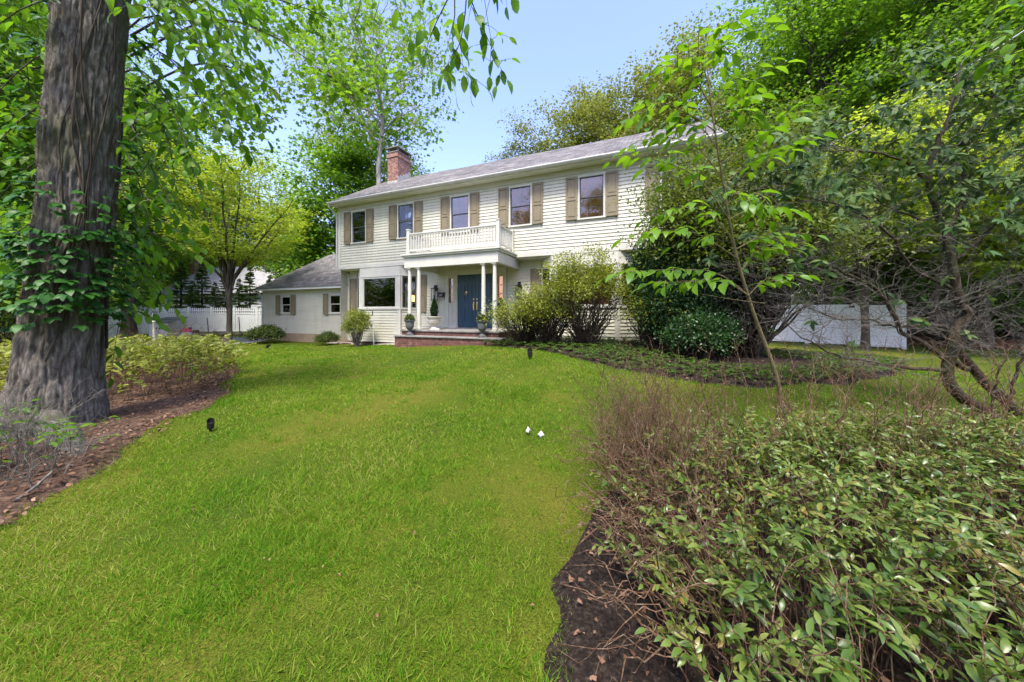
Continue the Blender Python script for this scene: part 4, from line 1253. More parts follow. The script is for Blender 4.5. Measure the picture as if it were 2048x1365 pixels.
# ------------------------------------------------------------------ the big trunk, its vine and the near branches
def big_trunk():
    Y0 = 4.25
    rows = [(-700,205,.27), (-250,198,.30), (0,185,.305), (200,168,.305), (400,155,.31), (628,132,.33), (750,117,.365), (850,106,.44), (905,101,.52), (960,100,.60), (1000,100,.64)]
    zz = np.array([CAM_Z + (HORIZON-r[0])/FPX*Y0 for r in rows])[::-1]
    xx = np.array([(r[1]-1024)/FPX*Y0 for r in rows])[::-1]
    rr = np.array([r[2] for r in rows])[::-1]
    nz, na = 620, 260
    z = np.linspace(zz[0]-.05, zz[-1], nz); a = np.linspace(0, 2*np.pi, na, endpoint=False)
    Zg, Ag = np.meshgrid(z, a, indexing='ij')
    Rg = np.interp(Zg, zz, rr); X0 = np.interp(Zg, zz, xx)
    base = np.clip((zz[0]+.95-Zg)/.95, 0, 1)
    Rg = Rg*(1 + base**1.6*(.16*np.sin(Ag*5+.7) + .10*np.sin(Ag*8+2)))
    u = Ag*.34
    wu = u + .020*(vnoise(u*3, Zg, 2.2, 3)-.5) + .022*(vnoise(u*2, Zg, 6, 4)-.5)
    n1 = np.abs(2*vnoise(wu*34, Zg*3.2, 1.0, 5)-1); n2 = np.abs(2*vnoise(wu*44+7, Zg*3.1, 1.0, 6)-1)
    ridge = np.clip(n1*1.7, 0, 1)**.7
    Rg = Rg + .034*(ridge-.6)*(.55+.9*vnoise(wu*20, Zg*5, 1, 15)) + .018*(n2-.5) + .010*(vnoise(wu*70, Zg*16, 1, 8)-.5) + .03*(vnoise(u, Zg, 1.6, 9)-.5)
    V = np.stack([X0 + Rg*np.cos(Ag), Y0 + Rg*np.sin(Ag), Zg], -1).reshape(-1, 3)
    idx = np.arange(nz*na).reshape(nz, na)
    F = np.stack([idx[:-1], np.roll(idx[:-1], -1, 1), np.roll(idx[1:], -1, 1), idx[1:]], -1).reshape(-1, 4)
    V[:, 0] -= xx[0]; V[:, 1] -= Y0
    t = thing("oak_tree", "huge old tree trunk with deeply furrowed grey bark at the left edge", "tree", (xx[0], Y0, 0))
    link_mesh("trunk", big_mesh("trunk", V, [F]), bark_mat("bark_furrowed", (.045,.038,.030), (.125,.110,.090), (.25,.23,.20), 30, 8, 1.0, green=(.06,.065,.03)), t, True)
    wr = Wood()
    wr.add(resample([(.30,-.25,.36), (1.05,-.62,.18), (1.75,-1.15,.14), (2.02,-1.9,.10), (2.05,-2.6,.0)], 16), np.linspace(.15,.05,16), 10)
    wr.add(resample([(.45,-.1,.14), (.85,-.05,.02), (1.2,.1,-.06)], 10), np.linspace(.15,.05,10), 9)
    wr.add(resample([(-.1,-.45,.12), (-.25,-1.1,.04), (-.2,-1.9,-.05)], 10), np.linspace(.16,.06,10), 9)
    for part in range(3):
        w1 = Wood(); w1.V = [wr.V[part]]; w1.F = [wr.F[part] - (0 if part == 0 else sum(len(v) for v in wr.V[:part]))]; w1.build("root", MAT["bark_furrowed"], t)
    return t, zz, xx, rr, Y0
TR, tzz, txx, trr, TY = big_trunk()

def leaflets_on(path, lv, rng, spacing, ln, wd, droop=.35, spread=1.0, start=.15, jit=.25, tip=True):
    """alternate leaves along a twig"""
    path = np.asarray(path); seg = np.r_[0, np.cumsum(np.linalg.norm(np.diff(path, axis=0), axis=1))]
    n = max(2, int(seg[-1]*(1-start)/spacing))
    s = np.linspace(seg[-1]*start, seg[-1], n)
    P = np.stack([np.interp(s, seg, path[:, k]) for k in range(3)], 1)
    T = unit(np.stack([np.interp(s, seg[:-1]+np.diff(seg)/2, np.diff(path[:, k])/np.maximum(np.diff(seg), 1e-6)) for k in range(3)], 1))
    side = np.cross(T, np.array([0,0,1.])); side = unit(side + 1e-4)
    sg = np.where(np.arange(n) % 2 == 0, 1, -1)[:, None]
    D = T*.55 + side*sg*spread*rng.uniform(.6, 1.1, (n,1)) + rng.normal(size=(n,3))*jit; D[:, 2] -= droop*rng.uniform(.3, 1.6, n)
    if tip: D[-1] = T[-1] + np.array([0,0,-droop*.6])
    N = np.array([0,0,1.]) + side*sg*.25 + rng.normal(size=(n,3))*.3
    sz = rng.uniform(.65, 1.15, n)
    lv.add(P, D, N, ln*sz, wd*sz)

def spray_tree(paths, wood, lv, rng, r0, twigs, tlen, spacing, ln, wd, droop=.35, sag=.25, m=9, t0=.2, sub=0):
    """leafy side twigs on given limb paths"""
    for pth in paths:
        P = resample(pth, m); L = np.linalg.norm(np.diff(P, axis=0), axis=1).sum()
        wood.add(P, np.linspace(r0, r0*.25, m), 5)
        leaflets_on(P[m//2:], lv, rng, spacing, ln, wd, droop)
        d = unit(P[-1]-P[0])
        nt_ = max(2, int(L*twigs))
        for k in range(nt_):
            t = t0 + (1-t0)*(k+rng.random())/nt_; f = t*(m-1); i = min(int(f), m-2); a = P[i]*(1-(f-i)) + P[i+1]*(f-i)
            side = unit(np.cross(d, np.array([0,0,1.]))+1e-4)*(1 if k % 2 else -1)
            e = a + (d*.6 + side*rng.uniform(.4,1.0) + rng.normal(size=3)*.3 + np.array([0,0,-sag]))*tlen*rng.uniform(.5,1.15)
            tp = resample([a, (a+e)/2 + np.array([0,0,.12*tlen]), e], 5)
            wood.add(tp, np.linspace(r0*.35, r0*.12, 5), 4)
            leaflets_on(tp, lv, rng, spacing, ln, wd, droop)

rng = np.random.default_rng(91)
def PX(pts):            # (px, py, Y) list -> points in the world
    return [at(*p) for p in pts]
t = thing("young_hickory", "leafy young hickory whose drooping branches hang beside the big trunk", "tree", gx(165, 5.6))
base = np.array(t.location)
wd = Wood(); lv = Leaves()
st0 = [at(165, 830, 5.6), at(185, 500, 5.5), at(215, 150, 5.3), at(235, -150, 5.1)]
st0[0][2] = tz(st0[0][0], st0[0][1]) - .05
wd.add(resample(st0, 12), np.linspace(.055, .03, 12), 8)
P_ = [[(225,40,5.3),(300,-30,5.0),(400,10,4.7),(460,110,4.5)],
      [(222,90,5.3),(300,30,5.0),(390,80,4.8),(455,190,4.6)],
      [(220,120,5.3),(290,90,5.0),(370,150,4.8),(430,260,4.6)],
      [(215,160,5.3),(280,140,5.0),(340,210,4.8),(375,300,4.7)],
      [(215,180,5.3),(270,180,5.1),(330,260,4.9),(350,370,4.8)],
      [(210,220,5.4),(255,240,5.1),(300,330,4.9),(345,420,4.8)],
      [(205,260,5.4),(250,300,5.1),(285,390,4.9),(300,470,4.8)],
      [(200,330,5.4),(240,370,5.1),(275,460,4.9),(265,540,4.8)],
      [(195,420,5.4),(235,450,5.1),(270,520,4.9),(300,575,4.8)],
      [(230,0,5.2),(330,-90,4.8),(450,-40,4.5),(490,60,4.4)],
      [(230,20,5.2),(280,-60,4.7),(340,-20,4.3),(390,60,4.1)],
      [(232,-20,5.2),(250,-80,4.4),(285,-40,3.9),(300,40,3.7)],
      [(195,430,5.4),(230,520,5.0),(245,590,4.8),(240,640,4.7)],
      [(215,150,5.3),(120,100,5.2),(40,140,5.0),(-40,230,4.9)],
      [(210,220,5.4),(110,200,5.2),(30,250,5.0),(-40,330,4.9)],
      [(200,330,5.4),(110,310,5.3),(30,360,5.1),(-30,440,5.0)],
      [(225,40,5.3),(120,0,5.2),(40,20,5.0),(-50,90,4.9)],
      [(195,430,5.4),(100,430,5.3),(30,470,5.2),(-30,540,5.1)]]
spray_tree([PX(p) for p in P_], wd, lv, rng, .016, 6.5, .52, .085, .175, .085, .6, .45)
for V_ in wd.V: V_ -= base
lv.P = [p - base for p in lv.P]
wd.build("trunk", MAT["bark_grey"], t); lv.build("foliage", MAT["leaf_near"], t, T_LEAF, True)

# overhanging branch at the top of the picture
t = thing("overhanging_branch", "leafy branch hanging into the picture from above the house's chimney side", "branch", at(905, -60, 3.1)); base = np.array(t.location)
wd = Wood(); lv = Leaves()
P_ = [[(905,-70,3.1),(910,20,3.1),(905,90,3.1),(935,145,3.1),(968,172,3.1)], [(935,-60,3.0),(930,30,3.05),(915,100,3.1),(880,150,3.1)], [(960,-80,2.9),(940,-10,2.95),(955,30,3.0),(985,100,3.0)],
      [(905,-20,3.1),(880,30,3.1),(862,70,3.15),(850,110,3.2)], [(860,-70,3.2),(845,-20,3.2),(840,20,3.2)], [(1000,-70,3.0),(1010,-25,3.0),(1022,-6,3.0)], [(1020,-90,2.8),(1005,-45,2.85),(975,-18,2.9)], [(780,-80,3.2),(770,-40,3.2),(800,-8,3.2)]]
spray_tree([PX(p) for p in P_], wd, lv, np.random.default_rng(12), .008, 5.0, .22, .085, .155, .075, .9, .5, t0=.3)
for V_ in wd.V: V_ -= base
lv.P = [p - base for p in lv.P]
wd.build("branch", MAT["bark_dark"], t); lv.build("foliage", MAT["leaf_near"], t, T_LEAF, True)
t = thing("hanging_spray", "loose spray of oval leaves hanging by a thin twig against the open sky", "branch", at(972, 20, 3.0)); base = np.array(t.location)
wd = Wood(); lv = Leaves()
P_ = [[(962,-60,3.0),(972,20,3.0),(985,90,3.0),(1000,135,3.0),(1015,160,3.0)], [(983,80,3.0),(1000,70,3.0),(1018,75,3.02)], [(985,92,3.0),(965,88,3.0),(948,92,3.0)], [(994,118,3.0),(980,122,2.99),(968,112,2.98)], [(998,130,3.0),(1008,120,3.0),(1022,118,3.0)], [(1003,140,3.0),(996,158,3.0),(992,172,3.0)]]
r_ = np.random.default_rng(13)
for k, p in enumerate(P_):
    q = resample(PX(p), 8); wd.add(q, np.linspace(.0028, .0016, 8), 4); leaflets_on(q[3:] if k == 0 else q, lv, r_, .07, .125, .055, .7, .9, .3)
for V_ in wd.V: V_ -= base
lv.P = [p - base for p in lv.P]
wd.build("branch", MAT["bark_dark"], t); lv.build("foliage", MAT["leaf_near"], t, T_LEAF, True)
t = thing("leafy_branch", "bright big-leaved branch reaching in from the upper right corner", "branch", at(2100, 60, 3.4)); base = np.array(t.location)
wd = Wood(); lv = Leaves()
P_ = [[(2160,20,3.4),(2080,40,3.4),(2010,70,3.4),(1930,110,3.4)], [(2150,60,3.3),(2080,90,3.3),(2020,110,3.35),(1960,125,3.4)], [(2140,-30,3.4),(2070,-5,3.4),(1990,30,3.45)]]
spray_tree([PX(p) for p in P_], wd, lv, np.random.default_rng(14), .010, 5.0, .25, .08, .155, .075, .6, .3, t0=.1)
for V_ in wd.V: V_ -= base
lv.P = [p - base for p in lv.P]
wd.build("branch", MAT["bark_dark"], t); lv.build("foliage", MAT["leaf_sapling"], t, T_LEAF, True)

# creeper on the trunk
t = thing("climbing_vine", "dark green creeper climbing the big furrowed trunk", "vine", (txx[0], TY, 0)); rng = np.random.default_rng(23)
wd = Wood(); lv = Leaves()
def on_trunk(py, ang, out=.0):
    z = CAM_Z + (HORIZON-py)/FPX*TY; x = np.interp(z, tzz, txx) - txx[0]; r = np.interp(z, tzz, trr)*1.04 + out
    return np.array([x + r*np.cos(ang), r*np.sin(ang), z])
face = math.atan2(-TY, -txx[3])          # towards the camera
for k in range(7):
    a0 = face + rng.uniform(-1.1, 1.1); pys = np.linspace(rng.uniform(620, 800), rng.uniform(-100, 380), 12)
    wd.add(np.array([on_trunk(p, a0 + .25*math.sin(p*.012+k) + rng.normal()*.03, .012) for p in pys]), np.linspace(.014, .006, 12), 5)
def creeper_leaf(p, outd, size):
    """five leaflets from one point"""
    side = unit(np.cross(outd, np.array([0,0,1.])))
    for j, an in enumerate((-1.25, -.62, 0, .62, 1.25) if rng.random() < .6 else (-.9, 0, .9)):
        D = outd*math.cos(an) + side*math.sin(an) + rng.normal(size=3)*.12 + np.array([0,0,-rng.uniform(.1,.8)])
        s = size*(1 - .22*abs(an))*rng.uniform(.85, 1.1)
        lv.add(p[None], D[None], (np.array([0,0,1.]) + outd*rng.uniform(.2,1.3) + rng.normal(size=3)*.3)[None], s, s*.58)
for k in range(300):
    py = rng.choice([rng.uniform(380, 660), rng.uniform(470, 640), rng.uniform(0, 480)], p=[.42,.33,.25]); da = rng.uniform(-1.45, 1.45)
    if py < 390 and abs(da) < .7: da = math.copysign(rng.uniform(.7, 1.5), da)
    an = face + da; outd = np.array([math.cos(an), math.sin(an), 0]); stalk = rng.uniform(.04, .17)
    p0 = on_trunk(py, an, .01); p1 = p0 + outd*stalk + np.array([0,0,rng.uniform(-.01,.05)])
    wd.add(np.stack([p0, (p0+p1)/2+np.array([0,0,.01]), p1]), np.array([.0028,.0024,.002]), 4)
    creeper_leaf(p1, outd, rng.uniform(.075, .15))
for (px, py, Y, sz) in ((40, 650, 3.75, .17), (95, 585, 3.72, .19), (60, 600, 3.8, .17), (130, 590, 3.75, .16), (20, 560, 3.75, .17), (85, 560, 3.75, .16), (30, 610, 3.7, .15)):
    p1 = at(px, py, Y) - np.array(t.location); creeper_leaf(p1, unit(np.array([.5,-.75,-.3])), sz*.75)
wd.build("stem", MAT["bark_dark"], t); lv.build("foliage", MAT["leaf_vine"], t, T_LEAF, True)

# near dark tree whose limbs reach over the wing, and the airy one above the chimney
wd, lv = crown_tree(71, 13, 4.6, 2.6, tr=.26, nl=20, ns=7, npl=52, leaf=(.16,.15), spray=.65, flat=.4)
gp = ground(258, 690); b0 = np.array([gp[0], gp[1], 0])
r_ = np.random.default_rng(72)
P_ = [[(262,200,13.6),(380,140,13.0),(480,150,12.2),(560,200,11.5)], [(262,120,13.6),(420,50,12.6),(540,80,11.6),(640,150,11)], [(262,200,13.6),(400,200,12.6),(500,225,12),(560,255,11.5)], [(262,80,13.6),(420,0,12.6),(560,10,11.6),(660,50,11.2)], [(262,240,13.6),(350,230,13),(430,262,12.4),(480,285,12)], [(640,150,11),(690,185,10.8),(715,215,10.7)]]
def star_limbs(paths, wood, lv, r_, r0, tw, tl, n, spread, ls):
    for pth in paths:
        P = resample(PX(pth), 10) - b0
        wood.add(P, np.linspace(r0, r0*.2, 10), 6)
        for k in range(tw):
            f = r_.uniform(3.2, 9); i = min(int(f), 8); a = P[i]*(1-(f-i)) + P[i+1]*(f-i)
            e = a + r_.normal(size=3)*np.array([1,.8,.55])*tl + np.array([0,0,-.15*tl])
            q = resample([a, (a+e)/2+np.array([0,0,.1]), e], 5); wood.add(q, np.linspace(r0*.25, r0*.08, 5), 4)
            for c in (q[2], q[3], q[4]):
                g = r_.normal(size=(n,3))*np.array([spread, spread, spread*.6]); D = g + r_.normal(size=(n,3))*spread + np.array([0,0,-.4*spread])
                s = r_.uniform(.7, 1.2, n)
                lv.add(c+g, D, np.array([0,0,1.])+r_.normal(size=(n,3))*.6, ls*s, ls*s)
star_limbs(P_, wd, lv, r_, .05, 13, .75, 11, .26, .17)
plant_tree("maple_tree", wd, lv, "bark_dark", "leaf_bright", (gp[0], gp[1], gp[2]), "dark-trunked maple by the lamp post with long limbs reaching out over the garage roof", group=None, tmpl=T_STAR)
wd, lv = crown_tree(73, 25, 14.2, 5.0, rz=5.6, tr=.30, nl=24, ns=8, npl=20, leaf=(.27,.26), spray=.62, flat=.5, bare=.35)
plant_tree("sweetgum_tree", wd, lv, "bark_pale", "leaf_bright", gx(760, 24), "sweetgum with dark star-shaped leaves in loose sprays high above the chimney", group=GW, tmpl=T_STAR, rz=.8)

# ------------------------------------------------------------------ sapling in the foreground bush
t = thing("ash_sapling", "slender leaning sapling with big bright oval leaves rising from the foreground bush", "tree", gx(1575, 3.4)); base = np.array(t.location)
wd = Wood(); lv = Leaves(); r_ = np.random.default_rng(33)
b = gx(1600, 3.5)
stem = [b - np.array([0,0,.05]), at(1578,870,3.45), at(1550,745,3.35), at(1505,620,3.25), at(1470,500,3.15), at(1447,370,3.05), at(1428,250,3.0), at(1418,170,2.95), at(1412,105,2.95)]
wd.add(resample(stem, 24), np.linspace(.022, .005, 24)**1.0, 8)
P_ = [[(1458,440,3.1),(1400,360,3.0),(1330,325,2.9),(1245,310,2.8)], [(1430,262,3.0),(1370,225,2.9),(1315,205,2.85),(1285,240,2.8)], [(1424,215,3.0),(1380,150,2.9),(1345,130,2.9)], [(1440,330,3.0),(1500,285,3.0),(1560,240,3.0),(1590,215,3.0)],
      [(1447,370,3.05),(1510,320,3.1),(1580,290,3.1),(1610,285,3.1)], [(1424,215,3.0),(1465,160,3.0),(1500,165,3.0),(1520,155,3.0)], [(1418,170,2.95),(1395,110,2.9),(1370,125,2.9)], [(1415,130,2.95),(1440,90,2.95),(1465,110,2.95)], [(1412,105,2.95),(1420,85,2.95),(1440,78,2.95)],
      [(1466,480,3.1),(1420,430,3.0),(1370,415,2.95),(1330,440,2.9)], [(1470,500,3.15),(1530,470,3.2),(1560,480,3.2)], [(1478,520,3.15),(1400,470,3.0),(1340,460,2.9),(1295,470,2.85)], [(1495,590,3.2),(1430,545,3.1),(1340,540,3.0),(1250,545,2.9)], [(1495,590,3.2),(1440,560,3.05),(1370,565,2.95),(1310,565,2.9)], [(1496,592,3.2),(1530,560,3.2),(1560,560,3.2)],
      [(1445,360,3.05),(1400,300,3.0),(1340,275,2.95),(1290,285,2.9)], [(1458,440,3.1),(1500,420,3.1),(1545,430,3.1)], [(1436,300,3.0),(1400,255,2.95),(1350,250,2.9)], [(1485,540,3.2),(1515,500,3.25),(1555,500,3.3)], [(1447,370,3.05),(1480,390,2.9),(1520,385,2.8)], [(1428,250,3.0),(1450,225,2.9),(1490,220,2.85)]]
for p in P_:
    q = resample(PX(p), 9); wd.add(q, np.linspace(.006, .002, 9), 5)
    leaflets_on(q, lv, r_, .052, .135, .064, .40, 1.05, .32, .12)
    if True:
        for k in (3, 5, 7):
            a = q[k]; d = unit(q[-1]-q[0]); sd_ = unit(np.cross(d, np.array([0,0,1.])))
            for sgn in (-1, 1):
                e = a + (d*.7 + sd_*sgn*.7 + np.array([0,0,-.25]))*r_.uniform(.2, .34); w_ = resample([a, (a+e)/2+np.array([0,0,.03]), e], 5)
                wd.add(w_, np.linspace(.003, .0015, 5), 4); leaflets_on(w_, lv, r_, .055, .13, .062, .4, 1.0, .3, .18)
q = resample(PX([(1530,607,3.25),(1470,600,3.2),(1400,588,3.1)]), 7); wd.add(q, np.linspace(.005, .002, 7), 5)
for V_ in wd.V: V_ -= base
lv.P = [p - base for p in lv.P]
wd.build("trunk", MAT["stem_green"], t); lv.build("foliage", MAT["leaf_sapling"], t, T_LEAF, True)

# ------------------------------------------------------------------ crooked rhododendron at the right
t = thing("rhododendron", "old rhododendron with crooked leaning trunks and a tangle of bare twigs at the right edge", "shrub", ground(2060, 880)); base = np.array(t.location)
wd = Wood(); lv = Leaves(); r_ = np.random.default_rng(44)
YR_ = 4.35
def lim(pts, r0, r1, y0=YR_, y1=YR_, m=22, sides=8):
    n = len(pts); P = [at(p[0], p[1], y0 + (y1-y0)*i/(n-1)) for i, p in enumerate(pts)]
    q = resample(P, m) + r_.normal(size=(m,3))*.008
    wd.add(q, np.linspace(r0, r1, m), sides); return q
LQ = []
LQ.append(lim([(2085,900),(2045,868),(1996,842),(1956,813),(1920,793),(1900,770),(1893,737),(1907,705),(1903,672),(1924,648),(1940,628),(1922,606),(1916,576),(1903,527),(1893,463),(1876,431),(1863,394),(1856,358),(1866,320),(1885,262),(1908,195),(1925,130)], .078, .010, 4.35, 4.1, 46, 10))
LQ.append(lim([(2090,862),(2048,834),(2004,797),(1964,761),(1936,725),(1908,692),(1892,668),(1880,640),(1872,606),(1880,560),(1900,500),(1918,430),(1925,360),(1935,280)], .064, .009, 4.5, 4.6, 34, 10))
LQ.append(lim([(1935,738),(1875,705),(1843,684),(1807,668),(1791,644),(1779,612),(1759,588),(1734,568),(1690,547),(1640,525),(1580,510)], .038, .006, 4.3, 3.9, 26))
LQ.append(lim([(1894,741),(1843,739),(1803,735),(1763,729),(1730,719),(1690,715),(1658,705),(1600,672),(1560,640)], .024, .004, 4.3, 3.9, 22))
LQ.append(lim([(1905,672),(1880,652),(1835,650),(1790,655),(1740,640),(1680,640),(1620,620)], .020, .004, 4.3, 4.0, 20))
LQ.append(lim([(1916,590),(1870,560),(1830,540),(1780,470),(1720,430),(1640,400),(1570,390)], .022, .004, 4.25, 3.9, 22))
LQ.append(lim([(1860,375),(1820,330),(1770,310),(1700,300),(1620,305)], .016, .004, 4.15, 3.8, 18))
LQ.append(lim([(1903,527),(1960,480),(2010,430),(2070,390),(2130,370)], .024, .006, 4.2, 4.0, 18))
LQ.append(lim([(1922,606),(1970,590),(2030,560),(2100,545)], .022, .006, 4.3, 4.2, 16))
LQ.append(lim([(2020,795),(2035,745),(2060,690),(2110,640)], .022, .006, 4.3, 4.1, 16))
LQ.append(lim([(1985,830),(1990,760),(2005,725),(2048,700)], .016, .004, 4.2, 4.0, 14))
LQ.append(lim([(1893,463),(1940,380),(1990,330),(2060,290)], .018, .005, 4.2, 4.3, 16))
LQ.append(lim([(1876,431),(1850,440),(1790,420),(1730,380),(1680,330)], .014, .003, 4.15, 4.3, 16))
allp = np.concatenate([q[len(q)//3:] for q in LQ]); alld = np.concatenate([np.gradient(q, axis=0)[len(q)//3:] for q in LQ])
n1 = 430
i = r_.integers(0, len(allp), n1); a = allp[i]
bias = np.array([-.75, -.1, .22]); bias2 = np.array([.7, .0, .25])
keep_ = (a[:,2] > .95) | (r_.random(n1) < .35); i = i[keep_]; a = a[keep_]; n1 = len(i)
side = np.where(r_.random((n1,1)) < .70, bias, bias2)
D = unit(side + unit(alld[i])*.5 + r_.normal(size=(n1,3))*np.array([.35,.6,.32]))
e = a + D*r_.uniform(.35, 1.15, (n1,1))
P1 = limbs_paths(r_, a, e, .02, 8, .035)
P1w = P1
n2 = 2600
i = r_.integers(0, n1, n2); j = r_.integers(2, 8, n2); a2 = P1[i, j]; D2 = unit(D[i]*.9 + r_.normal(size=(n2,3))*np.array([.5,.5,.45]))
e2 = a2 + D2*r_.uniform(.12, .45, (n2,1)); P2 = limbs_paths(r_, a2, e2, .04, 5, .06)
wt = Wood(); wt.add(P2, .0018*np.linspace(1,.45,5)[None]*np.ones((n2,1)), 3)
tips = np.concatenate([P2[:, -1], P1[:, -1]]); td = np.concatenate([D2, D])
pyt = HORIZON - (tips[:,2]-CAM_Z)*FPX/tips[:,1]
pr = np.where(pyt < 460, .48, np.where(pyt < 560, .10, .008))
k = r_.random(len(tips)) < pr
tips, td = tips[k], td[k]
for c, d in zip(tips, td):
    n = r_.integers(4, 8); th = r_.uniform(0, 2*np.pi) + np.arange(n)*2*np.pi/n
    u = unit(np.cross(d, np.array([.3,.1,1.]))); v = np.cross(d, u)
    DD = d*.35 + np.cos(th)[:,None]*u + np.sin(th)[:,None]*v + np.array([0,0,-.45]) + r_.normal(size=(n,3))*.2
    s = r_.uniform(.7, 1.2, n); lv.add(np.repeat(c[None], n, 0), DD, d[None]+np.array([0,0,.7])+r_.normal(size=(n,3))*.2, .105*s, .042*s)
for V_ in wd.V: V_ -= base
lv.P = [p - base for p in lv.P]
wt.add(P1w, .0040*r_.uniform(.6,1.3,(n1,1))*np.linspace(1,.3,8)[None], 4)
for V_ in wt.V: V_ -= base
wt.build("twig", MAT["twig_grey"], t)
wd.build("branch", MAT["bark_rhodo"], t); lv.build("foliage", MAT["leaf_rhodo"], t, T_LEAF, True)

# ------------------------------------------------------------------ leucothoe-like bushes with arching stems
def arching_bush(name, seed, poly, label, dens, hgt, lean, leaf, leafm, nleaf=15, bare=.25, barelen=1.5, group=None, stem_r=.0032, spacing=.042, edge=.35, cat="shrub", extra=None, smat="twig_red"):
    return arching(name, seed, poly, label, dens, hgt, lean, leaf, leafm, nleaf, bare, barelen, group, stem_r, spacing, edge, cat, extra, smat)
def arching(name, seed, poly, label, dens, hgt, lean, leaf, leafm, nleaf=15, bare=.25, barelen=1.5, group=None, stem_r=.0032, spacing=.042, edge=.35, cat="shrub", extra=None, smat="twig_red"):
    r_ = np.random.default_rng(seed)
    xs = [p[0] for p in poly]; ys = [p[1] for p in poly]
    A_ = (max(xs)-min(xs))*(max(ys)-min(ys))
    n = int(A_*dens); x = r_.uniform(min(xs), max(xs), n); y = r_.uniform(min(ys), max(ys), n)
    d = pdist(x, y, poly); k = d > 0; x, y, d = x[k], y[k], d[k]; n = len(x)
    c = np.array([np.mean(xs), np.mean(ys), 0]); base = np.array([c[0], c[1], tz(c[0], c[1])])
    t = thing(name, label, cat, base, 0, group)
    h = hgt*r_.uniform(.65, 1.15, n)*np.clip(.55 + d/edge*.5, .5, 1.0)
    th = r_.uniform(0, 2*np.pi, n)
    A = np.c_[x, y, terr(x, y)-.02]; off = np.c_[np.cos(th), np.sin(th)]*(lean*r_.uniform(.3, 1.2, n))[:, None]
    E = A + np.c_[off, h]
    C = A + np.c_[off*.25, h*.95]
    isb = r_.random(n) < bare
    E[isb, 2] += h[isb]*(barelen-1)*r_.uniform(.3, 1.0, isb.sum()); C[isb, 2] += .1
    m = 9; P = bez(A, C, E, m) + np.concatenate([np.zeros((n,2,3)), r_.normal(size=(n,m-2,3))*.008], 1)
    wd = Wood(); lv = Leaves()
    wd.add(P - base, stem_r*r_.uniform(.6, 1.3, (n,1))*np.linspace(1, .4, m)[None], 4)
    # forks on the bare stems
    ib = np.where(isb)[0]
    for rep in range(4):
        jj = r_.integers(3, 9, len(ib)); a = P[ib, jj]; e = a + (rdirs(r_, len(ib))*np.array([1,1,.5]) + np.array([0,0,.55]))*r_.uniform(.08, .30, (len(ib),1))
        wd.add(limbs_paths(r_, a, e, .03, 5, .07) - base, stem_r*.5*np.linspace(1,.4,5)[None]*np.ones((len(ib),1)), 3)
    il = np.where(~isb)[0]
    tt = np.linspace(.40, 1.0, nleaf)[None] + r_.normal(size=(len(il), nleaf))*.02
    f = np.clip(tt, 0, 1)*(m-1); i0 = np.minimum(f.astype(int), m-2); fr = (f-i0)[..., None]
    PP = P[il[:, None], i0]*(1-fr) + P[il[:, None], i0+1]*fr
    T = unit(P[il[:, None], i0+1] - P[il[:, None], i0])
    side = unit(np.cross(T, np.array([0,0,1.])) + 1e-4)*np.where(np.arange(nleaf) % 2 == 0, 1, -1)[None, :, None]
    D = T*.7 + side*.9 + r_.normal(size=T.shape)*.28; D[..., 2] += .05
    N = np.array([0,0,1.]) + T*-.3 + r_.normal(size=T.shape)*.35
    s = r_.uniform(.55, 1.2, PP.shape[:2])
    lv.add(PP.reshape(-1,3) - base, D.reshape(-1,3), N.reshape(-1,3), (leaf[0]*s).reshape(-1), (leaf[1]*s).reshape(-1))
    if extra: extra(r_, wd, lv, base)
    wd.build("stem", MAT[smat], t); lv.build("foliage", MAT[leafm], t, T_LEAF, True)
    return t
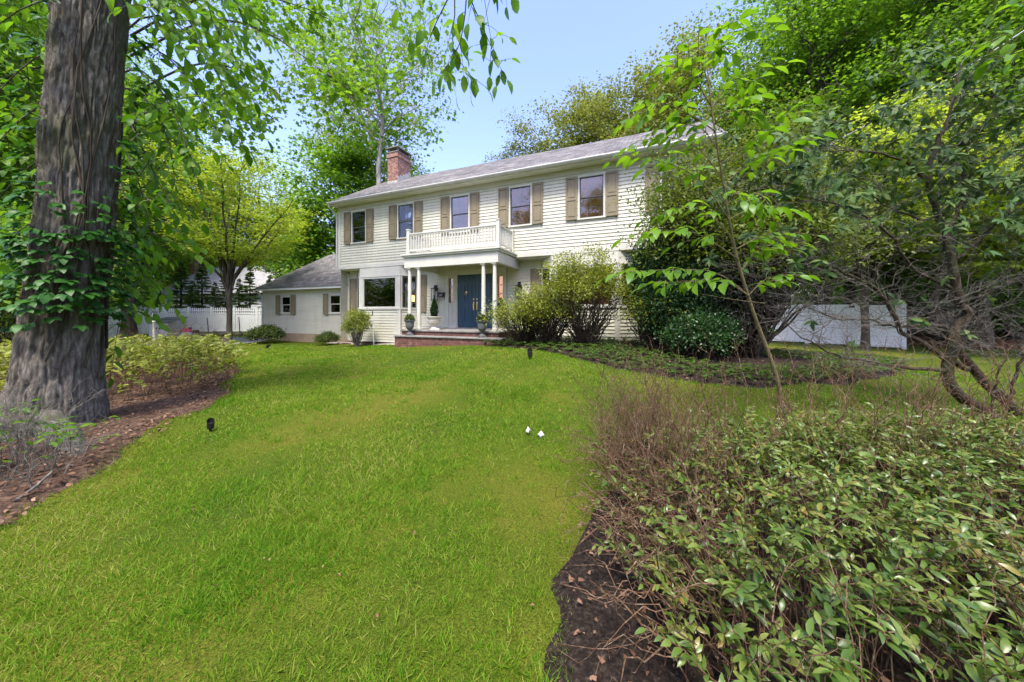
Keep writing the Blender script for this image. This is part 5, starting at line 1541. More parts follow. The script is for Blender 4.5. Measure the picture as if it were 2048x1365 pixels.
def sideways_twigs(r_, wd, lv, base):
    """long dead twigs lying out over the mulch on the lawn side and standing along the back"""
    n = 300
    y = r_.uniform(1.2, 2.9, n); x = .62 + (y-1.2)*.16 + r_.uniform(-.05, .5, n); A = np.c_[x, y, terr(x, y)+r_.uniform(.02,.3,n)]
    E = A + np.c_[-r_.uniform(.1, .55, n), r_.normal(size=n)*.2, r_.uniform(-.05, .45, n)]
    P = limbs_paths(r_, A, E, .12, 8, .05); P[..., 2] = np.maximum(P[..., 2], terr(P[..., 0], P[..., 1]) + .012)
    wd.add(P-base, .0042*r_.uniform(.5,1.2,(n,1))*np.linspace(1,.35,8)[None], 4)
    i = r_.integers(0, n, 260); a = P[i, r_.integers(2, 8, 260)]; e = a + rdirs(r_, 260)*r_.uniform(.06,.2,(260,1)) + np.array([-.04,0,.03]); wd.add(limbs_paths(r_, a, e, .05, 5, .07)-base, .0014*np.ones((260,5)), 3)
    n = 150; y = r_.uniform(2.0, 3.05, n); x = .75 + (y-2)*.12 + r_.uniform(0, .55, n); A = np.c_[x, y, terr(x, y)]; E = A + np.c_[r_.normal(size=n)*.16-.12, r_.normal(size=n)*.12, r_.uniform(.45, .95, n)]; P = limbs_paths(r_, A, E, .02, 9, .03)
    wd.add(P-base, .0046*r_.uniform(.5,1.3,(n,1))*np.linspace(1,.3,9)[None], 4)
    for rep in range(5):
        a = P[np.arange(n), r_.integers(4, 9, n)]; e = a + (rdirs(r_, n)*np.array([1,1,.4])+np.array([0,0,.8]))*r_.uniform(.06,.22,(n,1)); wd.add(limbs_paths(r_, a, e, .05, 5, .06)-base, .0016*np.linspace(1,.5,5)[None]*np.ones((n,1)), 3)
    n = 230
    x = r_.uniform(.75, 5.6, n); y = 2.75 + r_.uniform(-.4, .5, n); A = np.c_[x, y, terr(x, y)]; h = r_.uniform(.50, 1.1, n)
    E = A + np.c_[r_.normal(size=n)*.22, r_.normal(size=n)*.18, h]; P = limbs_paths(r_, A, E, .02, 9, .03)
    wd.add(P-base, .0056*r_.uniform(.5,1.3,(n,1))*np.linspace(1,.3,9)[None], 4)
    for rep in range(6):
        a = P[np.arange(n), r_.integers(3, 9, n)]; e = a + (rdirs(r_, n)*np.array([1,1,.4])+np.array([0,0,.8]))*r_.uniform(.06,.24,(n,1)); wd.add(limbs_paths(r_, a, e, .05, 5, .06)-base, .0016*np.linspace(1,.5,5)[None]*np.ones((n,1)), 3)
POLY_F = [(.62,.75), (.58,1.3), (.72,2.0), (.9,2.75), (1.6,3.05), (3.0,3.15), (4.8,3.1), (6.2,2.9), (6.2,.5), (2.0,.35)]
arching_bush("leucothoe_bush", 81, POLY_F, "large foreground bush with glossy olive leaves and red-brown twigs at the lower right", 185, .52, .30, (.052,.0195), "leaf_leucothoe", 18, .16, 1.5, extra=sideways_twigs)
g = [g2(215,800), g2(330,790), g2(430,755), g2(455,730), g2(420,705), g2(330,700), (-11.0, 10.5), (-11.0, 7.0), (-6.8, 5.3)]
arching_bush("leucothoe_bush", 82, [(-5.6,5.3), (-5.35,6.4), (-6.5,8.2), (-7.6,9.3), (-10.5,10.2), (-12.5,9.5), (-12.0,7.0), (-8.0,5.2)], "yellow-green bush with reddish twigs spreading in the bed right of the big trunk", 44, .80, .45, (.10,.042), "leaf_azalea", 15, .30, 1.35, stem_r=.0045)
arching_bush("leucothoe_bush", 83, [(-5.5,3.35), (-4.5,3.6), (-4.05,3.25), (-3.7,2.75), (-4.4,2.3), (-5.6,2.9)], "sparse tangle of dead grey twigs and few leaves at the foot of the big trunk", 150, .55, .42, (.085,.032), "leaf_near", 7, .80, 1.3, stem_r=.0036, group=None, smat="twig_grey")

t = thing("fallen_branch", "long grey dead branch lying across the foreground bush", "branch", at(1480, 1100, 2.0)); base = np.array(t.location)
wd = Wood(); q = resample(PX([(1398,960,2.35),(1440,1040,2.15),(1500,1140,1.95),(1545,1225,1.8),(1590,1275,1.72),(1660,1335,1.6),(1740,1390,1.5)]), 20) + np.random.default_rng(3).normal(size=(20,3))*.004
wd.add(q-base, np.linspace(.008,.014,20), 7); wd.add(resample([q[12]-base, q[12]-base+np.array([.12,.05,.03]), q[12]-base+np.array([.3,.06,.02])], 6), np.linspace(.006,.002,6), 5); wd.add(resample([q[15]-base, q[15]-base+np.array([-.1,.06,.05]), q[15]-base+np.array([-.22,.08,.10])], 6), np.linspace(.006,.002,6), 5)
wd.build("branch", MAT["twig_grey"], t)
p = ground(62, 1000)
t = thing("stick", "short broken stick propped on the root at the foot of the big trunk", "stick", p); wd = Wood(); wd.add(resample([(-.03,-.12,.0), (.0,.0,.07), (.035,.10,.17)], 8), np.linspace(.012,.009,8), 7); wd.build("branch", MAT["twig_grey"], t)

# ------------------------------------------------------------------ ground cover, litter, grass
r_ = np.random.default_rng(101)
lv = Leaves()
for (px, py, s) in [(r_.uniform(960, 1330), None, 1) for _ in range(900)]:
    pass
xs = [q[0] for q in BED_HOUSE]; ys = [q[1] for q in BED_HOUSE]
n = 9500; x = r_.uniform(min(xs), max(xs), n); y = r_.uniform(min(ys), max(ys), n)
d = pdist(x, y, BED_HOUSE); bare = np.hypot((x-5.0)/1.5, (y-7.4)/.75)
front = vnoise(x, y, .9, 31)
k = (d > -.03) & (bare > 1.0 + .3*(front-.5)) & ~((y > 9.5) & (x > 7)) ; x, y = x[k], y[k]; n = len(x)
q = 7; h = r_.uniform(.07, .17, n)
C = np.c_[x, y, terr(x, y) + h]; th = r_.uniform(0, 2*np.pi, (n,1)) + np.arange(q)[None]*2*np.pi/q
D = np.stack([np.cos(th), np.sin(th), r_.uniform(-.35,.35,(n,q))], -1); s = r_.uniform(.6, 1.2, (n,q))
lv.add(np.repeat(C, q, 0), D.reshape(-1,3), np.array([0,0,1.])+r_.normal(size=(n*q,3))*.25, (.075*s).reshape(-1), (.036*s).reshape(-1))
o = lv.build("pachysandra_cover", MAT["leaf_ground"]); tag(o, kind='stuff')

lv = Leaves()
def litter(poly, n, ln, extra=.01, wob=0):
    xs = [q[0] for q in poly]; ys = [q[1] for q in poly]
    x = r_.uniform(max(min(xs), -14), min(max(xs), 26), n); y = r_.uniform(min(ys), min(max(ys), 26), n); k = pdist(x, y, poly) > -.12; x, y = x[k], y[k]; n = len(x)
    N = np.c_[r_.normal(size=(n,2))*.45, np.ones(n)]; s = r_.uniform(.5, 1.2, n)
    lv.add(np.c_[x, y, terr(x, y) + .035 + r_.uniform(0, .035, n)], np.c_[r_.normal(size=(n,2)), r_.normal(size=n)*.25], N, ln*s, ln*.55*s)
litter(BED_LEFT, 34000, .046); litter(BED_WOODS, 16000, .15)
o = lv.build("leaf_litter", MAT["leaf_brown"], None, T_LEAF); tag(o, kind='stuff')
lv = Leaves(); litter(BED_FRONT, 5200, .030); litter(BED_HOUSE, 3000, .05)
o = lv.build("mulch_chips", MAT["leaf_brown"], None, T_BLADE); tag(o, kind='stuff')
lv = Leaves()
n = 60; y = 1.5 + r_.random(n)**1.6*7; x = r_.uniform(-1.3, 1.2, n)*y*.8
k = (pdist(x, y, BED_LEFT) < -.1); x, y = x[k], y[k]; n = len(x)
lv.add(np.c_[x, y, terr(x, y)+.035], np.c_[r_.normal(size=(n,2)), r_.normal(size=n)*.3], np.c_[r_.normal(size=(n,2))*.5, np.ones(n)], r_.uniform(.012,.03,n), r_.uniform(.008,.016,n))
o = lv.build("scattered_leaves", MAT["leaf_brown"], None, T_LEAF); tag(o, kind='stuff')

def build_grass():
    r_ = np.random.default_rng(7)
    n = 600000
    u = r_.random(n); e = .45
    Y = (1.0**e + u*(21.0**e - 1.0**e))**(1/e)
    X = r_.uniform(-1.62, 1.62, n)*Y
    ok = np.ones(n, bool)
    for poly, dd in ((BED_FRONT, .05), (BED_LEFT, .05), (BED_HOUSE, .04), (BED_DOOR, 0), (BED_WOODS, .1), (DRIVE, 0.02), (PATH, .0)):
        d = pdist(X, Y, poly) + .16*(vnoise(X, Y, 1.6, 3)-.5) + .1*(vnoise(X, Y, 5, 4)-.5); ok &= (d < dd) | ((d < .25) & (r_.random(n) < .04))
    # house footprint
    lx = (X-HO[0])*ct + (Y-HO[1])*st_; ly = -(X-HO[0])*st_ + (Y-HO[1])*ct
    ok &= ~((ly > -.55) & (lx > SWL)) & ~((ly > -2.5) & (lx > -1.2) & (lx < 3.1)) & (Y < 24)
    patch = .6*vnoise(X, Y, .8, 41) + .4*vnoise(X, Y, 2.6, 42)
    mossy = np.exp(-((X-.35)/.7)**2 - ((Y-2.0)/1.6)**2)*.5 + np.exp(-((X+4.0)/.6)**2 - ((Y-4.0)/1.2)**2)*.5 + np.exp(-((X-3.2)/1.6)**2 - ((Y-4.3)/.7)**2)*.5
    dens = np.clip((patch-.28)*2.6 + .9*(vnoise(X, Y, 7, 44)-.5), .28, 1) * (1-np.clip(mossy*1.3, 0, .8))
    ok &= r_.random(n) < dens
    X, Y, patch, mossy = X[ok], Y[ok], patch[ok], mossy[ok]; n = len(X)
    # gather into tufts
    tw = vnoise(X, Y, 9, 51)
    h = (.018 + .050*np.clip(patch*1.3-.15 + .5*(tw-.5), .1, 1)) * r_.uniform(.55, 1.35, n) * np.where(Y > 6, 1.0, 1.0)*(1-.55*mossy)
    D = np.c_[r_.normal(size=(n,2))*.85, np.ones(n)]
    N = np.c_[r_.normal(size=(n,2)), r_.normal(size=n)*.3 + .35]
    wd = .0034*np.maximum(1, Y/2.2)*r_.uniform(.7, 1.3, n)
    lv = Leaves(); lv.add(np.c_[X, Y, terr(X, Y)-.004], D, N, h, wd)
    # scattered taller, darker tufts and lying straw
    nt_ = 900; ty = 1.1 + r_.random(nt_)**1.4*8; tx = r_.uniform(-1.5, 1.1, nt_)*ty
    k = (pdist(tx, ty, BED_LEFT) < -.05) & (pdist(tx, ty, BED_FRONT) < -.02) & (pdist(tx, ty, BED_HOUSE) < 0); tx, ty = tx[k], ty[k]; nt_ = len(tx)
    q = 26; ox = np.repeat(tx, q) + r_.normal(size=nt_*q)*.028; oy = np.repeat(ty, q) + r_.normal(size=nt_*q)*.028; sz = np.repeat(r_.uniform(.6, 1.2, nt_), q)
    lv.add(np.c_[ox, oy, terr(ox, oy)-.003], np.c_[(ox-np.repeat(tx,q))*18, (oy-np.repeat(ty,q))*18, np.full(nt_*q, 1.0)] + r_.normal(size=(nt_*q,3))*.3, np.c_[r_.normal(size=(nt_*q,2)), np.full(nt_*q,.3)], sz*r_.uniform(.035,.075,nt_*q), .0040*np.maximum(1, oy/3))
    o = lv.build("grass", MAT["grass_blade"], None, T_BLADE); tag(o, "short uneven spring grass on the lawn", None, None, 'stuff')
build_grass()

# ------------------------------------------------------------------ fences
M_vinyl = paint("white_vinyl", (.76,.77,.78), .45, .04, 1.5)
def vfence():
    A = np.array([16.0, 13.95]); B = np.array([9.6, 19.1]); L = np.linalg.norm(B-A); d = (B-A)/L
    t = thing("vinyl_fence", "tall white vinyl privacy fence with a gate beside the house", "fence", (A[0], A[1], tz(*A)), math.atan2(d[1], d[0]))
    H = 1.80
    stops = [0, 1.45, 3.0, 4.55, 6.3, L]
    def z(s): return tz(*(A + d*s)) - t.location.z
    for s in stops:
        p = MB(); p.box(s-.065, s+.065, -.065, .065, z(s)-.1, z(s)+H+.02); p.box(s-.08, s+.08, -.08, .08, z(s)+H+.02, z(s)+H+.04); p.add([(s-.06,-.06,z(s)+H+.04),(s+.06,-.06,z(s)+H+.04),(s+.06,.06,z(s)+H+.04),(s-.06,.06,z(s)+H+.04),(s,0,z(s)+H+.09)], [(0,1,4),(1,2,4),(2,3,4),(3,0,4)])
        p.build("post", M_vinyl, t)
    for a, b in zip(stops[:-1], stops[1:]):
        m = MB(); zb = z((a+b)/2)
        m.box(a+.065, b-.065, -.028, .028, zb+.05, zb+.19); m.box(a+.065, b-.065, -.028, .028, zb+H-.12, zb+H)
        n = int((b-a)/.15)
        for k in range(n):
            s0 = a+.065+(b-a-.13)*k/n; s1 = a+.065+(b-a-.13)*(k+1)/n; m.box(s0+.008, s1-.008, -.014, .014, zb+.19, zb+H-.12)
        m.box(a+.065, b-.065, -.006, .006, zb+.19, zb+H-.12)
        g = m.build("gate" if (a, b) == (3.0, 4.55) or (a, b) == (1.45, 3.0) else "panel", M_vinyl, t)
        if g.name.startswith("gate"):
            hs = a+.03 if a == 1.45 else b-.03
            for zz in (zb+.15, zb+H-.1):
                h = MB(); h.box(hs-.05, hs+.13, .066, .075, zz-.04, zz+.04); h.box(hs-.05, hs+.13, -.075, -.066, zz-.04, zz+.04); h.build("hinge", M_blackm, g)
vfence()

M_pick = paint("picket_white", (.80,.80,.79), .5, .06, 1.5)
def pfence(P, Q, label, npan, H=1.78):
    P = np.array(P); Q = np.array(Q); L = np.linalg.norm(Q-P); d = (Q-P)/L
    t = thing("picket_fence", label, "fence", (P[0], P[1], tz(*P)+.02), math.atan2(d[1], d[0]))
    for k in range(npan+1):
        s = L*k/npan; p = MB(); z0 = tz(*(P+d*s)) - t.location.z
        p.box(s-.06, s+.06, -.06, .06, z0-.2, z0+H+.05); p.box(s-.075, s+.075, -.075, .075, z0+H+.05, z0+H+.08); p.build("post", M_pick, t)
    for k in range(npan):
        a, b = L*k/npan+.06, L*(k+1)/npan-.06; z0 = tz(*(P+d*(a+b)/2)) - t.location.z; m = MB()
        n = max(4, int((b-a)/.135))
        for j in range(n):
            c = a + (b-a)*(j+.5)/n; w2 = (b-a)/n*.46
            m.box(c-w2, c+w2, -.012, .012, z0+.06, z0+H-.48)
            m.box(c-w2*.62, c+w2*.62, -.011, .011, z0+H-.40, z0+H-.06 + 0.0)
            m.add([(c-w2*.62,-.011,z0+H-.06),(c+w2*.62,-.011,z0+H-.06),(c+w2*.62,.011,z0+H-.06),(c-w2*.62,.011,z0+H-.06),(c,-.011,z0+H),(c,.011,z0+H)], [(0,1,4),(2,3,5),(1,2,5,4),(3,0,4,5)])
        m.box(a, b, -.03, .03, z0+H-.49, z0+H-.40); m.box(a, b, -.028, .028, z0+H-.26, z0+H-.19); m.box(a, b, -.03, .03, z0+.02, z0+.10)
        m.build("panel", M_pick, t)
c0 = gx(331, 25.0); e0 = gx(560, 25.5); l0 = gx(168, 17.4)
pfence(c0[:2], e0[:2], "sunlit white picket fence behind the driveway and garden tree", 5)
pfence(l0[:2], c0[:2], "shaded white picket fence run behind the storage boxes", 5)

# ------------------------------------------------------------------ neighbour's house
def neighbour():
    o = gx(322, 33)
    t = thing("neighbour_house", "neighbour's white house with a pale grey roof behind the picket fence", "house", (o[0], o[1], o[2]), R(-14))
    M = clap_material("neighbour_clapboard", (.74,.76,.80)); W, Dp, H, RH = 15.0, 8.0, 3.2, 6.2
    siding("wall", 0, W, .3, H, 0, [(1.0,2.3,.9,2.3), (7,8.2,1.2,2.4)], .2, M, t)
    mb = MB(); mb.box(.02, W-.02, .15, Dp, .2, H-.05); mb.build("core_wall", M, t)
    siding("wall", 0, Dp, .3, H, 0, [], .2, M, t, 'y', -1)
    mb = MB()
    z = H
    while z < RH-.1:
        f = (z-H)/(RH-H); g = min((z+.2-H)/(RH-H), 1); a0, a1 = Dp/2*f, Dp - Dp/2*f; b0_, b1 = Dp/2*g, Dp-Dp/2*g
        mb.add([(-.03,a0,z), (-.03,a1,z), (-.008,b1,min(z+.2,RH)), (-.008,b0_,min(z+.2,RH)), (0,a0,z), (0,a1,z)], [(0,1,2,3), (4,5,1,0)]); z += .2
    mb.build("gable_wall", M, t)
    gable_roof("roof", -.3, W+.3, -.45, H-.12, Dp/2, RH, .15, t).data.materials[0] = MAT.get("neighbour_roof") or paint("neighbour_roof", (.34,.33,.33), .9, .1, 3)
    mb = MB(); mb.box(-.02, .14, -.03, .1, .3, H); mb.box(W-.14, W+.02, -.03, .1, .3, H); mb.box(-.03, W+.03, -.04, .05, H-.2, H-.03); mb.build("trim", M_trim, t)
    for a, b, c, d in ((1.0,2.3,.9,2.3), (7,8.2,1.2,2.4)): window(a, b, c, d, 0, 'white', 3, 2, t, M_dark)
    mb = MB(); mb.box(-1.15, -.55, 3.2, 4.4, .2, 7.3); ch = mb.build("chimney", M_brick, t); box_uv(ch)
    mb = MB(); mb.box(-1.2, -.5, 3.15, 4.45, 7.3, 7.42); mb.build("crown", M_stone, ch)
neighbour()

# ------------------------------------------------------------------ things by the driveway
M_shedw = paint("shed_resin", (.52,.50,.46), .6, .06); M_shedd = paint("shed_door", (.74,.74,.73), .5, .05); M_shedr = paint("shed_lid", (.17,.165,.16), .6, .08)
def shed(px, Y, w, d, h, label, rz):
    p = gx(px, Y); t = thing("storage_shed", label, "storage box", p, rz, "resin storage boxes by the fence")
    m = MB(); m.box(-w/2, w/2, 0, d, 0, h)
    for k in range(1, 7): m.box(-w/2-.006, -w/2, .04, d-.04, h*k/7-.008, h*k/7+.008)
    m.build("body", M_shedw, t)
    for sgn in (-1, 1):
        q = MB(); a, b = (-w/2+.03, -.008) if sgn < 0 else (.008, w/2-.03); q.box(a, b, -.03, 0, .05, h-.05); q.box(a+.05, b-.05, -.04, -.03, .10, h*.45); q.box(a+.05, b-.05, -.04, -.03, h*.52, h-.12)
        dr = q.build("door", M_shedd, t); hd = MB(); x = b-.05 if sgn < 0 else a+.05; hd.box(x-.02, x+.02, -.06, -.03, h*.62, h*.74); hd.build("handle", M_blackm, dr)
    l = MB(); l.add([(-w/2-.06,-.09,h),(w/2+.06,-.09,h),(w/2+.06,d+.06,h+.10),(-w/2-.06,d+.06,h+.10),(-w/2-.06,-.09,h+.045),(w/2+.06,-.09,h+.045),(w/2+.06,d+.06,h+.15),(-w/2-.06,d+.06,h+.15)], [(0,3,2,1),(4,5,6,7),(0,1,5,4),(1,2,6,5),(2,3,7,6),(3,0,4,7)])
    l.build("lid", M_shedr, t)
    return t
shed(317, 18.2, .75, 1.0, .92, "nearer grey resin storage box with white double doors beside the lamp post", R(28))
shed(340, 19.4, .85, 1.0, 1.05, "taller resin storage box just behind, nearest the pink and blue bag", R(28))

p = gx(373, 18.9); t = thing("salt_bag", "plump pink, white and blue plastic bag standing on the driveway edge", "bag", p, R(8))
def bagmat():
    m, nt, b = new_mat("printed_bag"); tc = node(nt, "ShaderNodeTexCoord"); sp = node(nt, "ShaderNodeSeparateXYZ"); nt.links.new(tc.outputs["Object"], sp.inputs[0])
    r = ramp(nt, [(0.0, (.72,.12,.22)), (.06, (.05,.18,.36)), (.19, (.10,.33,.52)), (.22, (.80,.78,.82)), (.36, (.75,.72,.78)), (.39, (.80,.09,.17)), (.6, (.85,.16,.26))], sp.outputs[2])
    r.color_ramp.interpolation = 'CONSTANT'; nt.links.new(r.outputs[0], b.inputs["Base Color"]); b.inputs["Roughness"].default_value = .35; return m
nb, na = 14, 28; V = []; F = []; rr_ = random.Random(4)
for i in range(nb):
    v = i/(nb-1); zz = .62*v; wx_ = .25*(1-.25*abs(2*v-1)**4)*(1 if v < .9 else .92); wy_ = .13*(1-(abs(2*v-1))**3*.85)
    for j in range(na):
        a = 2*math.pi*j/na; c, s = math.cos(a), math.sin(a); V.append((wx_*math.copysign(abs(c)**.6, c) + rr_.uniform(-.006,.006), wy_*math.copysign(abs(s)**.8, s) + rr_.uniform(-.008,.008), zz + .03*math.sin(3*a)*v))
for i in range(nb-1):
    for j in range(na): F.append((i*na+j, i*na+(j+1) % na, (i+1)*na+(j+1) % na, (i+1)*na+j))
F.append(tuple(range(na))[::-1]); F.append(tuple((nb-1)*na+j for j in range(na)))
mb = MB(); mb.add(V, F); mb.build("bag_body", bagmat(), t, True)
mb = MB(); mb.box(.10, .26, -.03, .03, .56, .66); mb.build("tied_corner", paint("bag_dark", (.03,.02,.03), .5), t, bevel=.02)

p = ground(308, 700); t = thing("lamp_post", "cream garden lamp post with a small caged lantern at the driveway edge", "lamp post", p)
mb = MB(); mb.lathe([(.075,-.1),(.075,.12),(.05,.16),(.045,1.12),(.06,1.14),(.045,1.18)], n=16); mb.build("post", paint("cream_post", (.62,.58,.46), .6, .1), t, True)
mb = MB(); mb.lathe([(.03,1.18),(.07,1.22),(.07,1.235)], n=14)
for k in range(6):
    a = 2*math.pi*k/6; mb.tube([(.07*math.cos(a)*f, .07*math.sin(a)*f, zz) for f, zz in ((.9,1.23),(1.7,1.33),(1.75,1.42),(1.2,1.50),(.3,1.54))], .008, 4)
mb.lathe([(.05,1.53),(.02,1.57),(.008,1.61)], n=12); mb.build("lantern", M_blackm, t)
mb = MB(); mb.lathe([(.03,1.23),(.06,1.30),(.055,1.42),(.02,1.47)], n=14); mb.build("globe", paint("lamp_glass", (.55,.56,.55), .15), t, True)

for px, tilt, lab in ((355, .10, "dark driveway stake leaning right by the storage boxes"), (416, -.06, "dark stake between the bag and the garden tree"), (479, -.05, "dark stake right of the garden tree's trunk")):
    t = thing("marker_stake", lab, "stake", gx(px, 23.2), 0, "dark stakes along the picket fence"); mb = MB(); mb.tube([(-tilt*.5,0,-.1),(0,0,.5),(tilt,0,1.12)], .028, 6); mb.build("rod", paint("stake_brown%d" % px, (.05,.035,.025), .8), t)
p = gx(392, 22.6); t = thing("tree_stump", "small sawn stump on the bank in front of the picket fence", "stump", p); mb = MB(); mb.lathe([(.20,-.05),(.17,.1),(.165,.30)], n=14); mb.build("wood", MAT["bark_dark"], t)

M_rock = paint("field_stone", (.27,.225,.18), .9, .2, 5, bump=.5)
rr_ = random.Random(9)
stone_labels = ["flat stone nearest the bag", "pale stone second from the bag", "round stone under the sawn stump", "long stone below the fence post", "squat brown stone left of the middle stake", "grey stone below the middle stake", "broad stone right of the middle stake", "small stone left of the garden tree", "low stone behind the garden tree's trunk", "wedge stone just right of the garden tree", "pale stone under the last stake", "big stone between last stake and boxwood", "end stone of the row beside the boxwood"]
for k, lab in enumerate(stone_labels):
    px = 384 + k*11.2 + rr_.uniform(-2, 2); p = gx(px, 21.6 + rr_.uniform(-.15, .15))
    t = thing("edging_stone", lab + ", along the driveway edge", "stone", p, rr_.uniform(0, 6), "stones edging the driveway")
    bm_ = MB(); V = []; F = []; rx, ry, rz = rr_.uniform(.15,.24), rr_.uniform(.12,.18), rr_.uniform(.12,.22)
    for i in range(7):
        f = math.pi*i/6
        for j in range(10):
            a = 2*math.pi*j/10; q = 1 + rr_.uniform(-.16,.16); V.append((rx*q*math.sin(f)*math.cos(a), ry*q*math.sin(f)*math.sin(a), rz*(.5-.75*math.cos(f))*q))
    for i in range(6):
        for j in range(10): F.append((i*10+j, i*10+(j+1) % 10, (i+1)*10+(j+1) % 10, (i+1)*10+j))
    bm_.add(V, F); bm_.build("stone_body", M_rock, t)

# ------------------------------------------------------------------ urns by the door
M_urng = paint("grey_urn", (.10,.105,.105), .6, .15, 9); M_urnw = paint("cream_urn", (.60,.56,.47), .75, .12, 9)
def urn(name, s, y, z, kind, label):
    x, Y, _ = hw(s, y, 0); t = thing(name, label, "planter", (x, Y, z), .4, "planters by the front door")
    m = MB()
    if kind == 'grey':
        m.box(-.12,.12,-.12,.12,0,.05); m.lathe([(.105,.05),(.10,.07),(.05,.11),(.042,.16),(.06,.19),(.10,.22),(.135,.28),(.145,.36),(.15,.44),(.175,.49),(.185,.51),(.185,.525),(.15,.525),(.145,.47)], n=24)
    else:
        m.box(-.15,.15,-.15,.15,0,.05); m.lathe([(.13,.05),(.12,.07),(.075,.12),(.07,.15),(.11,.18),(.19,.24),(.215,.31),(.205,.36),(.225,.40),(.285,.44),(.29,.465),(.25,.465),(.235,.42)], n=28)
        for k in range(16):
            a = 2*math.pi*k/16; m.tube([(.125*math.cos(a),.125*math.sin(a),.19),(.20*math.cos(a),.20*math.sin(a),.245),(.222*math.cos(a),.222*math.sin(a),.31)], .016, 5)
    m.build("urn", M_urng if kind == 'grey' else M_urnw, t, False)
    mb = MB(); zt = .49 if kind == 'grey' else .43; mb.lathe([(.13 if kind == 'grey' else .22, zt-.02), (.13 if kind == 'grey' else .22, zt)], n=16); mb.build("soil", M_mulch, t)
    r_ = np.random.default_rng(int(s*100)+500); lv = Leaves()
    if kind == 'grey':
        n = 900; d = rdirs(r_, n); d[:,2] = np.abs(d[:,2]); P = d*np.array([.16,.16,.20])*r_.uniform(.5,1.05,(n,1)) + np.array([0,0,zt+.02]); lv.add(P, d+r_.normal(size=d.shape)*.5, d+r_.normal(size=d.shape)*.5, .045, .025); lv.build("foliage", MAT["leaf_box"], t)
    else:
        n = 1800; v = r_.random(n)**1.1; th = r_.uniform(0, 2*np.pi, n); rad = (.125*np.sin(np.clip(v*1.25+.25,0,1.5)*np.pi/1.5)**.8*(1-v)**.35 + .01)*r_.uniform(.4,1.1,n); P = np.c_[rad*np.cos(th), rad*np.sin(th), zt+.03+v*.60]; d = np.c_[np.cos(th), np.sin(th), np.full(n,1.1)]
        lv.add(P, d+r_.normal(size=d.shape)*.35, np.c_[np.cos(th), np.sin(th), np.full(n,.3)]+r_.normal(size=d.shape)*.4, .06, .016); lv.build("foliage", MAT["leaf_dark"], t)
        w_ = Wood(); w_.add(np.array([(0,0,zt-.02),(0,.005,zt+.3),(0,0,zt+.55)]), np.array([.014,.01,.004]), 6); w_.build("stem", MAT["bark_dark"], t)
urn("urn_planter", -.56, -2.20, .88, 'grey', "grey urn with a small boxwood on the left end of the lower step")
urn("urn_planter", 2.22, -2.20, .88, 'grey', "grey urn with a leafy boxwood in front of the right columns")
urn("urn_planter", .02, -1.60, 1.06, 'white', "cream stone urn with an upright dwarf conifer left of the navy door")
urn("urn_planter", 2.42, -1.25, 1.06, 'white', "cream stone urn half hidden by the azalea right of the door")

# thin pole by the bay window
x, Y, _ = hw(-3.35, -1.05, 0); z = tz(x, Y); t = thing("thin_pole", "thin pale metal pole with a dark tip standing in front of the bay window", "pole", (x, Y, z))
mb = MB(); mb.tube([(.05,0,-.1),(.02,0,.7),(0,0,1.22)], .011, 6); mb.build("rod", paint("pale_rod", (.62,.63,.64), .4), t)
mb = MB(); mb.tube([(0,0,1.22),(-.008,0,1.40)], .020, 8); mb.build("tip", M_blackm, t)

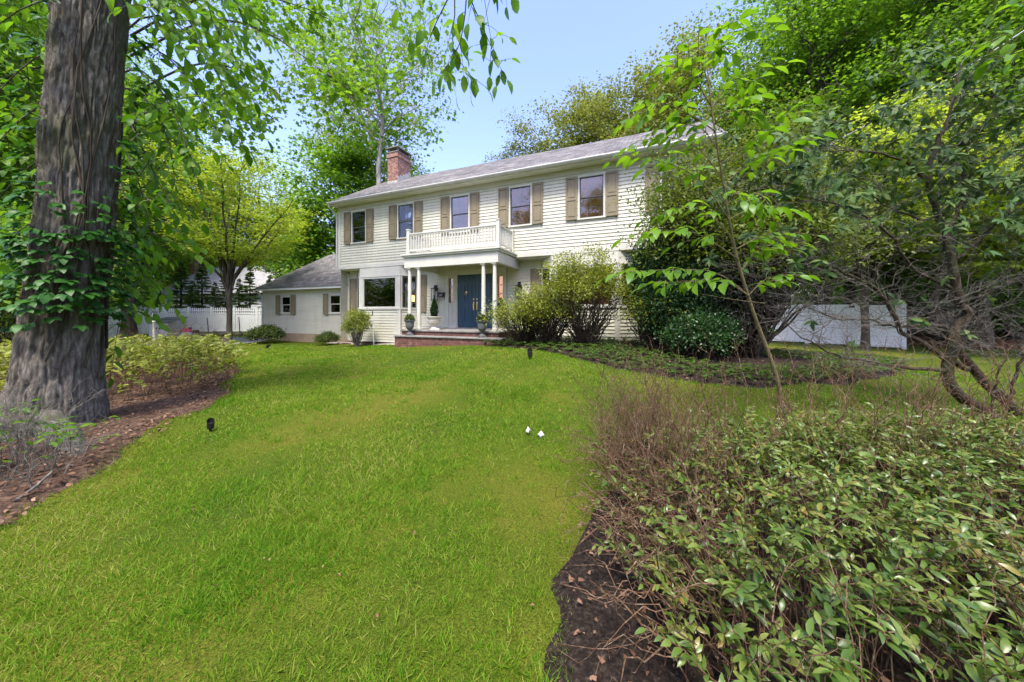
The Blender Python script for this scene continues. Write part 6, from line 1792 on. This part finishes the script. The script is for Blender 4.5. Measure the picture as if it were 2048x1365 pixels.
# path lights in the lawn
def spot(px, py, h, tilt, rz, label):
    p = ground(px, py); t = thing("garden_spotlight", label, "garden light", p, rz, "black garden spotlights on the lawn")
    m = MB(); m.tube([(0,0,-.05),(0,0,h*.30)], .012, 6); m.build("spike", M_blackm, t)
    m = MB(); r = h*.27
    m.lathe([(r*.55,-h*.05),(r*.9,h*.04),(r,h*.12),(r,h*.55)], n=18)
    k = 18; b = len(m.v); ring = [(r*math.cos(2*math.pi*j/k), r*math.sin(2*math.pi*j/k), h*.55 + h*.22*(1+math.cos(2*math.pi*j/k))*.9) for j in range(k)]; low = [(r*math.cos(2*math.pi*j/k), r*math.sin(2*math.pi*j/k), h*.55) for j in range(k)]
    m.add(ring+low, [(j+k, (j+1) % k+k, (j+1) % k, j) for j in range(k)])
    m.xf(Matrix.Translation((0,0,h*.28)) @ Matrix.Rotation(tilt, 4, 'Y')); m.build("shade", M_blackm, t)
    m = MB(); m.lathe([(r*.8,h*.50),(r*.8,h*.52)], n=14); m.xf(Matrix.Translation((0,0,h*.28)) @ Matrix.Rotation(tilt, 4, 'Y')); m.build("lens", paint("lens%d" % px, (.2,.2,.21), .1), t)
spot(421, 864, .125, -.12, 2.4, "black garden spotlight standing near the leaf litter bed")
spot(533, 698, .20, .75, .3, "black garden spotlight tilted over near the larger boxwood")
spot(1060, 719, .20, -.05, 1.5, "dark grey garden spotlight upright in the lawn before the azaleas")

# pale curled leaves on the lawn
M_pale = paint("pale_dry_leaf", (.58,.58,.56), .7, .12, 30)
for px, py, s, sd_, lab in ((1056, 870, .045, 1, "grey-white curled dry leaf on the lawn, left of a whiter one"), (1082, 879, .045, 2, "white curled dry leaf on the lawn beside the foreground bush")):
    p = ground(px, py); t = thing("dry_leaf", lab, "leaf", (p[0], p[1], p[2]+.05), sd_*1.4, "pale dry leaves on the lawn")
    rr_ = random.Random(sd_); V = []; F = []; n = 12
    for j in range(n):
        a = 2*math.pi*j/n; r = s*(1.05 if j % 2 else .55)*rr_.uniform(.8,1.15)
        for f in (.5, 1.0): V.append((r*f*math.cos(a), r*f*math.sin(a)*.8, .02*math.cos(f*2.2)+ .012*math.sin(a*3)*f + rr_.uniform(-.006,.006)))
    V.append((0,0,.04)); c = len(V)-1
    for j in range(n):
        k = (j+1) % n; F += [(c, 2*j, 2*k), (2*j, 2*j+1, 2*k+1, 2*k)]
    mb = MB(); mb.add(V, F); o = mb.build("blade", M_pale, t, True); so_ = o.modifiers.new("thick", 'SOLIDIFY'); so_.thickness = .0025

# service cable on the right
t = thing("utility_cable", "thin pale service cable slanting down through the trees to the house", "cable", at(1525, 362, 10.5)); base = np.array(t.location)
wd = Wood(); q = resample([at(1460,345,10.6), at(1525,360,10.5), at(1700,268,9.6), at(1890,163,8.8), at(2150,-10,8.0), at(2700,-420,7.2)], 30); wd.add(q-base, np.full(30, .014), 6); wd.build("wire", paint("cable_grey", (.34,.33,.32), .6), t)
